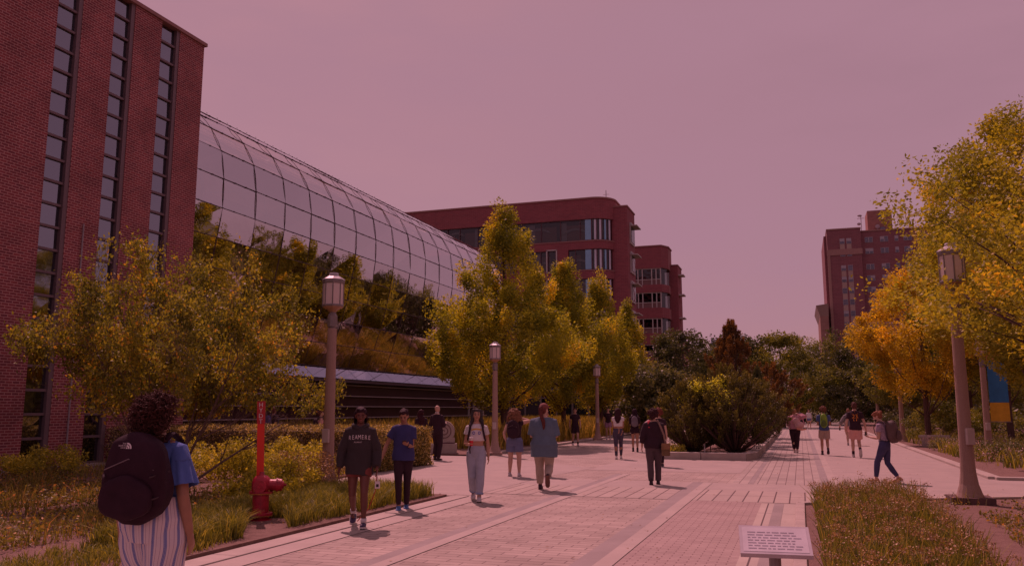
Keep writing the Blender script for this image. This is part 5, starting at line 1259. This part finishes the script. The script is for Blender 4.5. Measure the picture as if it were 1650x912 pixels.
# crop top and jeans
t, I = person('person in a white cropped top and pale jeans carrying a red drink', (-5.72,14.75), -2.80, 1.69, 1.0, .98, 'warm', ('front_long',(.04,.05,.042),1.42), ((.20,0),(-.20,.05)), ('hang',(-.02,.24,-.30)),
    dict(mat=WHT, z0=1.12, sleeve=.45, puff=.018, k=.014, wr=.005, flare=.01, name='crop_top'), dict(mat=DENIM, len=1.85, k=.014, flare=.016, waist=1.05, cuff=cloth_m('denim_cuff', (.24,.32,.50))), ((.55,.5,.5),'high'), vox=.009, face=True, head=(5,8), seed=4, splay=.06)
tp = child(t,'crop_top'); YEL = pm('mustard_print', (.66,.36,.04), .8); BLU = pm('blue_print', (.10,.12,.42), .8)
m = MB()
for k in range(24):
    a0 = k/24; a1 = (k+.8)/24; f_ = lambda u, v: (-.095+.19*u, .012*math.sin(math.pi*u)*1.5+v, 0); m.quad(f_(a0,0),f_(a1,0),f_(a1,.030+.008*math.sin(k*2.3)),f_(a0,.030+.008*math.sin(k*1.7)))
project(m.mesh('print', []), I, tp, 0, 1.275, .004, False, 'chest_print', YEL, t)
m = MB()
for cx in (-.05,.055):
    for k in range(14): a0 = 6.2832*k/14; a1 = 6.2832*(k+1)/14; m.quad((cx+.013*math.cos(a0),.018*math.sin(a0),0),(cx+.025*math.cos(a0),.030*math.sin(a0),0),(cx+.025*math.cos(a1),.030*math.sin(a1),0),(cx+.013*math.cos(a1),.018*math.sin(a1),0))
project(m.mesh('print', []), I, tp, 0, 1.235, .0045, False, 'lower_print', BLU, t)
for sx in (-1,1):
    m = MB(); U = I['U']; m.tube([U((sx*.10,-.075,1.45)),U((sx*.105,-.005,1.483)),U((sx*.112,.088,1.43)),U((sx*.122,.132,1.33)),U((sx*.150,.10,1.19)),U((sx*.165,.0,1.12))], [(.019,.007)]*6, 10, side=(1,0,0))
    if sx < 0: sb = carried('backpack', 'black backpack mostly hidden behind the person in the cropped top', 'backpack', I)
    link('strap', m.mesh('strap', BLK, True), sb)
m = MB(); m.ell(U((0,-.20,1.24)), (.13,.09,.22)); link('bag', remeshed(m, .012, 2), sb).data.materials.append(BLK)
a = I['arm'][1]; cp_ = carried('drink_cup', 'clear plastic cup of red drink with a white lid', 'cup', I); p = a[2]+a[3]*.10+a[4]*.042
MB().lathe([(.028,-.06),(.038,.035)], 16, tuple(p)).build('cup', pm('red_drink', (.62,.02,.03), .2), cp_); MB().lathe([(.0385,.036),(.040,.075)], 16, tuple(p)).build('cup_rim', M_frost, cp_); MB().lathe([(.043,.076),(.043,.086),(.032,.10)], 16, tuple(p)).build('lid', M_white, cp_); MB().tube([p+Vector((0,0,.10)),p+Vector((.01,0,.16))], .004, 6).build('straw', M_white, cp_)
kb = carried('key_strap', 'short black strap dangling below the drink', 'strap', I); MB().tube([p+Vector((.01,-.03,-.03)),p+Vector((.03,-.03,-.12)),p+Vector((.02,-.03,-.20))], [(.016,.006)]*3, 8).build('strap', BLK, kb)

# blonde curls, black pack, denim shorts
t, I = person('person with long blond curls, black backpack and denim shorts seen from behind', (-6.85,20.3), .15, 1.66, 1.18, 1.0, 'light', ('curls_long',(.20,.095,.045),1.40), ((.04,0),(-.05,0)), ((.06,.10,-.45),'ear'),
    dict(mat=BLK, z0=.98, sleeve=.18, puff=.01, k=.014), dict(mat=DEN2, len=.62, flare=.022, k=.018), ((.45,.40,.42),'sneaker'), vox=.012, seed=5, splay=.13)
backpack('black backpack on the person with blond curls', I, BLK, .34, .46, .19, .98, -.12)
# big teal shirt
t, I = person('person in a long slate-blue shirt and khaki trousers with auburn ponytail', (-5.12,17.1), .22, 1.80, 1.30, 1.12, 'light', ('pony',(.11,.035,.022),1.16), ((.20,0),(-.30,.20)), ('chest','chest'),
    dict(mat=TEAL, z0=.68, sleeve=.95, puff=.035, k=.03, kb=.04, wr=.012), dict(mat=KHA, len=1.90, k=.010, flare=.01), ((.02,.015,.02),'sneaker',pm('tan_sole', (.20,.10,.07), .8)), vox=.012, head=(-28,-4), cap=pm('cap_maroon', (.20,.06,.05), .8), seed=6)
# face half hidden behind the slate-blue shirt
t, I = person('person with dark hair partly hidden behind the one in the slate-blue shirt', (-6.12,20.6), -2.8, 1.66, 1.0, 1.0, 'warm', ('short',(.05,.02,.015)), ((.12,0),(-.1,0)), ('hang','hang'),
    dict(mat=PINK, z0=.9, sleeve=.4, k=.014), dict(mat=GRY, len=.55, k=.014), ((.55,.5,.5),'sneaker'), vox=.015, face=True, seed=7)
# black T walking toward camera
t, I = person('young person in a black t-shirt and shorts walking in along the prairie grass', (-9.95,38.3), -2.75, 1.76, .93, 1.05, 'light', ('short',(.05,.025,.015)), ((.2,0),(-.22,.05)), ('fwd','back'),
    dict(mat=BLK, z0=.88, sleeve=.5, puff=.015, k=.018, kb=.01), dict(mat=BLK, len=.75, flare=.02, k=.016), ((.6,.56,.56),'sneaker'), (BLK,.25), vox=.015, face=True, head=(0,0), seed=8)
t, I = person('person in a black printed t-shirt and mauve shorts beside the third lamp post', (-10.25,46.8), -2.9, 1.78, .95, 1.05, 'light', ('short',(.06,.03,.02)), ((.15,0),(-.15,.03)), ('fwd','hang'),
    dict(mat=BLK, z0=.90, sleeve=.5, puff=.015, k=.018), dict(mat=cloth_m('mauve_shorts', (.36,.20,.30)), len=.55, flare=.02, k=.016), ((.5,.46,.5),'sneaker'), vox=.016, face=True, seed=9)
m = MB(); m.quad((-.06,-.02,0),(.06,-.02,0),(.06,.02,0),(-.06,.02,0)); project(m.mesh('p',[]), I, child(t,'shirt'), 0, 1.27, .004, False, 'shirt_print', GRY, t)
# long-haired person in white crop and leggings
t, I = person('person with long dark hair, white cropped top and charcoal leggings walking away', (-5.9,28.5), .15, 1.72, 1.05, .95, 'tan', ('long',(.022,.012,.010),1.22), ((-.12,0),(.14,0)), ('chest','chest'),
    dict(mat=WHT, z0=1.10, sleeve=.28, puff=.012, k=.014, name='crop_top'), dict(mat=LEG, len=1.88, k=.006, waist=1.06), ((.6,.55,.52),'sneaker'), vox=.014, seed=10, splay=.07)
# grey pack
t, I = person('person with long black hair and black shorts carrying a grey backpack', (-6.3,33.7), .15, 1.70, 1.0, 1.0, 'warm', ('long',(.015,.011,.012),1.20), ((.15,0),(-.12,.0)), ('phone','phone'),
    dict(mat=BLK, z0=.95, sleeve=.8, puff=.02, k=.016), dict(mat=BLK, len=.36, k=.014), ((.03,.02,.025),'sneaker',BLK), (BLK,.2), vox=.015, seed=11, head=(15,0))
backpack('grey backpack on the person with long black hair', I, GRY, .28, .42, .16, 1.0, -.11)
# satchel
t, I = person('person with dark curly hair in a loose black jumper and dark trousers', (-3.15,19.1), .18, 1.66, 1.12, 1.06, 'light', ('curly',(.032,.015,.012)), ((-.06,0),(.12,0)), ((.07,.10,-.50),'phone'),
    dict(mat=BLK, z0=.84, sleeve=1.5, puff=.028, k=.028, kb=.02, wr=.012, name='jumper'), dict(mat=cloth_m('dark_striped_trousers', (.075,.06,.065)), len=1.96, flare=.010, k=.012), ((.015,.012,.015),'high',BLK), vox=.011, seed=12, splay=.08)
m = MB(); U = I['U']; a, e_, w_ = I['arm'][0][:3]; m.tube([U((-.075,.0,1.44)), a+Vector((0,0,.01)), a.lerp(e_,.9), e_.lerp(w_,.4)], [.058,.066,.058,.045], 12); link('pale_sleeve', remeshed(m, .012, 2, .004), t).data.materials.append(cloth_m('pink_sleeve', (.62,.42,.42)))
m = MB(); m.tube([U((-.095,-.115,1.30)),U((-.105,-.07,1.445)),U((-.095,.02,1.465))], [(.028,.01)]*3, 10, side=(1,0,0)); link('red_strap', m.mesh('r', pm('red_trim', (.55,.03,.05), .7), True), t)
sb = carried('satchel', 'olive-brown satchel on a long strap at the hip of the black jumper', 'satchel', I)
m = MB(); m.box(.17,.36,-.20,-.08,.66,.93); me_ = remeshed(m, .014, 3, .008); link('bag', me_, sb).data.materials.append(pm('olive_canvas', (.16,.11,.05), .9, .3, 9)); m = MB(); m.box(.165,.365,-.225,-.195,.80,.94); link('flap', remeshed(m, .01, 2, .004), sb).data.materials.append(pm('brown_flap', (.24,.14,.06), .8, .3, 9))
MB().tube([U((.265,-.14,.93)),U((.225,-.185,1.15)),U((.145,-.155,1.36)),U((.09,-.08,1.47)),U((.09,.03,1.48)),U((.14,.13,1.32))], [(.022,.006)]*6, 8, side=(1,0,0)).build('strap', pm('webbing_khaki', (.24,.16,.12), .8), sb)
t, I = person('person with reddish curly hair mostly hidden behind the one with the satchel', (-4.0,25.2), .1, 1.68, 1.0, 1.0, 'light', ('curly',(.16,.045,.025)), ((.1,0),(-.1,0)), ('hang','hang'),
    dict(mat=BLK, z0=.9, sleeve=.5, k=.014), dict(mat=BLK, len=1.9, k=.01), ((.03,.03,.03),'sneaker'), vox=.016, seed=13)
# pink jacket
PJ = cloth_m('pink_jacket', (.55,.27,.30))
t, I = person('person with fair hair, pink jacket and black leggings walking up the walkway', (-.25,34.8), .05, 1.70, 1.22, 1.05, 'light', ('bun',(.36,.20,.10)), ((.05,0),(-.06,0)), ('phone','ear'),
    dict(mat=PJ, z0=.93, sleeve=1.8, puff=.030, k=.03, kb=.02, name='jacket'), dict(mat=BLK, len=1.82, k=.010), ((.55,.42,.38),'sneaker'), vox=.014, seed=14, splay=.05)
sb = carried('tote_bag', 'big pale pink bag slung at the side of the person in the pink jacket', 'bag', I); m = MB(); m.ell((.17,-.22,1.06), (.19,.10,.15)); m.ell((.05,-.22,1.22), (.13,.08,.14)); link('bag', remeshed(m, .014, 3, .010), sb).data.materials.append(cloth_m('pale_pink', (.66,.40,.38)))
MB().tube([(.36,-.2,1.10),(.27,-.12,1.38),(.16,.0,1.50),(.10,.10,1.42)], [(.02,.006)]*4, 8, side=(1,0,0)).build('strap', PJ, sb); MB().tube([(.06,-.3,.93),(.24,-.33,.89),(.40,-.28,.92)], .03, 8).build('orange_base', pm('peach_trim', (.78,.34,.20), .7), sb)
# far pair
for lab, x, y, tm, bm_, hc, g_ in (('far person in a white top and denim shorts walking towards the camera',.62,76,WHT,DEN2,(.10,.05,.03),.95),('far person in a grey-blue top at the left of the far pair',-.15,81,GRY,LEG,(.05,.03,.02),1.0),('far person in pink just behind the far pair',-.95,84,PINK,BLK,(.08,.04,.02),1.0)):
    t, I = person(lab, (x,y), -2.95, 1.70, g_, 1.0, 'light', ('long',hc,1.35), ((.15,0),(-.15,.02)), ('hang','hang'), dict(mat=tm, z0=.95, sleeve=1.5 if tm is WHT else .5, k=.018), dict(mat=bm_, len=.4 if bm_ is DEN2 else 1.8, k=.014), ((.4,.35,.35),'sneaker'), vox=.03, seed=15)
# green backpack
t, I = person('person with brown curly hair, blue t-shirt, tan shorts and a bright green backpack', (.78,33.3), .0, 1.80, .97, 1.08, 'warm', ('mess',(.16,.07,.035)), ((.20,.0),(-.28,.12)), ('cup','cup'),
    dict(mat=cloth_m('royal_tee', (.05,.10,.24)), z0=.88, sleeve=.55, puff=.02, k=.018, kb=.01), dict(mat=cloth_m('tan_shorts', (.44,.33,.26)), len=.70, flare=.026, k=.016), ((.02,.02,.025),'sneaker',BLK), (BLK,.18), vox=.013, seed=16)
backpack('bright green and dark backpack on the person in the blue t-shirt', I, pm('lime_nylon', (.20,.36,.02), .6, .15, 8), .25, .48, .18, .98, -.11, pm('green_dark_nylon', (.07,.15,.02), .6, .2, 8))
# camo
t, I = person('person in a grey camouflage shirt and pink shorts with a blue-grey backpack walking further ahead', (2.12,43.0), .0, 1.72, 1.12, 1.06, 'light', ('short',(.22,.11,.06)), ((-.12,0),(.16,.0)), ('out','fwd'),
    dict(mat=pm('camo_cloth', (.10,.10,.10), .9, .3, 14, c2=(.36,.34,.33)), z0=.90, sleeve=1.6, puff=.03, k=.026), dict(mat=PINK, len=.62, flare=.02, k=.016), ((.3,.25,.25),'sneaker'), vox=.015, seed=17)
backpack('blue-grey backpack on the person in camouflage', I, cloth_m('slate_nylon', (.17,.17,.22)), .28, .42, .17, 1.0, -.11)
bo = carried('bottle', 'dark bottle in the left hand of the person in camouflage', 'bottle', I); a = I['arm'][0]; p = a[2]+a[3]*.09+a[4]*.03
MB().lathe([(.03,-.12),(.034,-.11),(.034,.04),(.016,.07),(.016,.09)], 12, tuple(p)).build('bottle', pm('bottle_dark', (.05,.06,.06), .3), bo)
# black tee with gold numbers
t, I = person('tall person in a black t-shirt with gold 23 on the back and salmon shorts', (1.78,32.0), .02, 1.93, .98, 1.12, 'light', ('short',(.09,.04,.025)), ((.16,0),(-.22,.14)), ((.09,.02,-.52),(.12,.06,-.51)),
    dict(mat=BLK, z0=.86, sleeve=.58, puff=.022, k=.020, kb=.015), dict(mat=PINK, len=.74, flare=.030, k=.018), ((.4,.34,.33),'sneaker'), (BLK,.30), vox=.012, seed=18)
GOLD = pm('gold_print', (.80,.30,.03), .7); sh_ = child(t,'shirt')
for ch, x in (('2',-.042),('3',.042)): me_ = text_mesh(ch, .165); project(me_, I, sh_, x, 1.20, .004, True, 'number', GOLD, t)
m = MB(); m.quad((-.085,.14,0),(.085,.14,0),(.085,.147,0),(-.085,.147,0)).quad((-.085,-.02,0),(-.078,-.02,0),(-.078,.14,0),(-.085,.14,0)).quad((.078,-.02,0),(.085,-.02,0),(.085,.14,0),(.078,.14,0)).quad((-.045,-.085,0),(.045,-.085,0),(.055,-.03,0),(-.055,-.03,0)).quad((-.004,.18,0),(.004,.18,0),(.004,.215,0),(-.004,.215,0))
project(m.mesh('p',[]), I, sh_, 0, 1.20, .004, True, 'shirt_print', GOLD, t)
bo = carried('phone', 'dark phone in the lowered right hand of the tall person in black', 'phone', I); a = I['arm'][1]; phone_at(bo, a[2]+a[3]*.11+a[4]*.02, Matrix.Rotation(1.3,3,'X'))
# stooping phone reader
t, I = person('person in dark face mask and jeans reading a phone while crossing to the left', (1.80,21.4), 1.25, 1.66, 1.0, .98, 'light', ('bun',(.24,.095,.045)), ((.22,0),(-.24,.03)), ('phone','phone'),
    dict(mat=pm('floral_cloth', (.20,.15,.22), .9, .3, 22, c2=(.45,.33,.40)), z0=1.0, sleeve=.5, puff=.02, k=.016), dict(mat=DEN3, len=1.86, k=.012, waist=1.05), ((.50,.26,.16),'sneaker'), vox=.010, face=True, head=(0,-24), lean=8, seed=19)
m = MB(); m.ell(I['Hd']((0,.055,1.535)), (.052,.052,.038), 12, 8, I['RH']); link('face_mask', m.mesh('fm', BLK, True), t)
backpack('big dark olive backpack on the person reading a phone', I, pm('olive_pack', (.085,.06,.05), .7, .3, 9, .3, 200), .34, .52, .24, .93, -.11, vox=.011)
ph = carried('phone', 'pale phone held out by the person crossing to the left', 'phone', I); a = I['arm'][1]; phone_at(ph, a[2]+a[3]*.10+a[4]*.018)
# behind the hedge
t, I = person('person in black with a navy backpack, head and shoulders above the hedge', (-17.6,25.6), -.5, 1.74, 1.0, 1.05, 'warm', ('short',(.10,.035,.02)), ((.1,0),(-.1,0)), ('hang','hang'), dict(mat=BLK, z0=.9, sleeve=.5, k=.02), dict(mat=BLK, len=1.9), ((.03,.03,.03),'sneaker'), vox=.014, seed=20, head=(40,0))
backpack('navy backpack with pale straps behind the hedge', I, cloth_m('navy_pack', (.06,.07,.20)), .30, .44, .18, 1.0, -.11)
t, I = person('person with pinned-up hair and bare shoulders behind the hedge', (-16.55,27.0), -.9, 1.64, 1.0, 1.0, 'light', ('bun',(.10,.04,.02)), ((.1,0),(-.1,0)), ('hang','hang'), dict(mat=PINK, z0=.95, z1=1.36, sleeve=0, k=.012), dict(mat=BLK, len=1.9), ((.03,.03,.03),'sneaker'), vox=.014, face=True, seed=21)
backpack('dark backpack on the bare-shouldered person behind the hedge', I, BLK, .28, .42, .16, .98, -.11)
t, I = person('person with long dark hair in black behind the right end of the hedge', (-12.45,26.8), .6, 1.66, 1.0, 1.0, 'warm', ('wavy',(.03,.012,.01),1.20), ((.1,0),(-.1,0)), ('phone','hang'), dict(mat=BLK, z0=.9, sleeve=1.8, k=.02), dict(mat=BLK, len=1.9), ((.03,.03,.03),'sneaker'), vox=.014, seed=22, head=(-50,0))
t, I = person('bald person in a black suit standing at the right end of the hedge', (-11.45,25.9), -.25, 1.80, 1.06, 1.10, 'light', ('bald',(.1,.1,.1)), ((.03,0),(-.03,0)), ('hang','phone'),
    dict(mat=BLK, z0=.80, sleeve=1.95, puff=.022, k=.024, kb=.012, name='jacket'), dict(mat=BLK, len=1.97, k=.016, flare=.01), ((.02,.015,.015),'sneaker',BLK), vox=.013, seed=23)
m = MB(); m.tube([I['U']((0,-.008,1.455)), I['U']((0,-.006,1.49))], [.066,.060], 14); link('collar', m.mesh('c', WHT, True), t)
# ------------------------------------------------------------------ loose repeats inside a thing become parts of their own
def explode(o, name):
    me = o.data; n = len(me.vertices); par = list(range(n))
    def find(a):
        while par[a] != a: par[a] = par[par[a]]; a = par[a]
        return a
    for p in me.polygons:
        v = list(p.vertices); r = find(v[0])
        for q in v[1:]: par[find(q)] = r
    G_ = {}
    for p in me.polygons: G_.setdefault(find(p.vertices[0]), []).append(p)
    for ps in G_.values():
        ids = {}; fs = []
        for p in ps: fs.append(tuple(ids.setdefault(i, len(ids)) for i in p.vertices))
        vs_ = [None]*len(ids)
        for i, k in ids.items(): vs_[k] = tuple(me.vertices[i].co)
        m2 = bpy.data.meshes.new(name); m2.from_pydata(vs_, [], fs)
        for m_ in me.materials: m2.materials.append(m_)
        m2.polygons.foreach_set('use_smooth', [ps[0].use_smooth]*len(fs)); m2.update()
        c = bpy.data.objects.new(name, m2); C.objects.link(c); c.parent = o.parent
    bpy.data.objects.remove(o, do_unlink=True)
for nm, new in (('ruffle_sleeves','sleeve'),('pale_panel','pale_panel'),('blue_panel','blue_panel'),('balcony','balcony'),('compression_strap','compression_strap'),('pale_reflections','pale_reflection'),('brown_reflections','brown_reflection'),('spandrel','spandrel'),('windows','window'),('bolt','bolt'),('ridge_clips','ridge_clip'),('flange','flange')):
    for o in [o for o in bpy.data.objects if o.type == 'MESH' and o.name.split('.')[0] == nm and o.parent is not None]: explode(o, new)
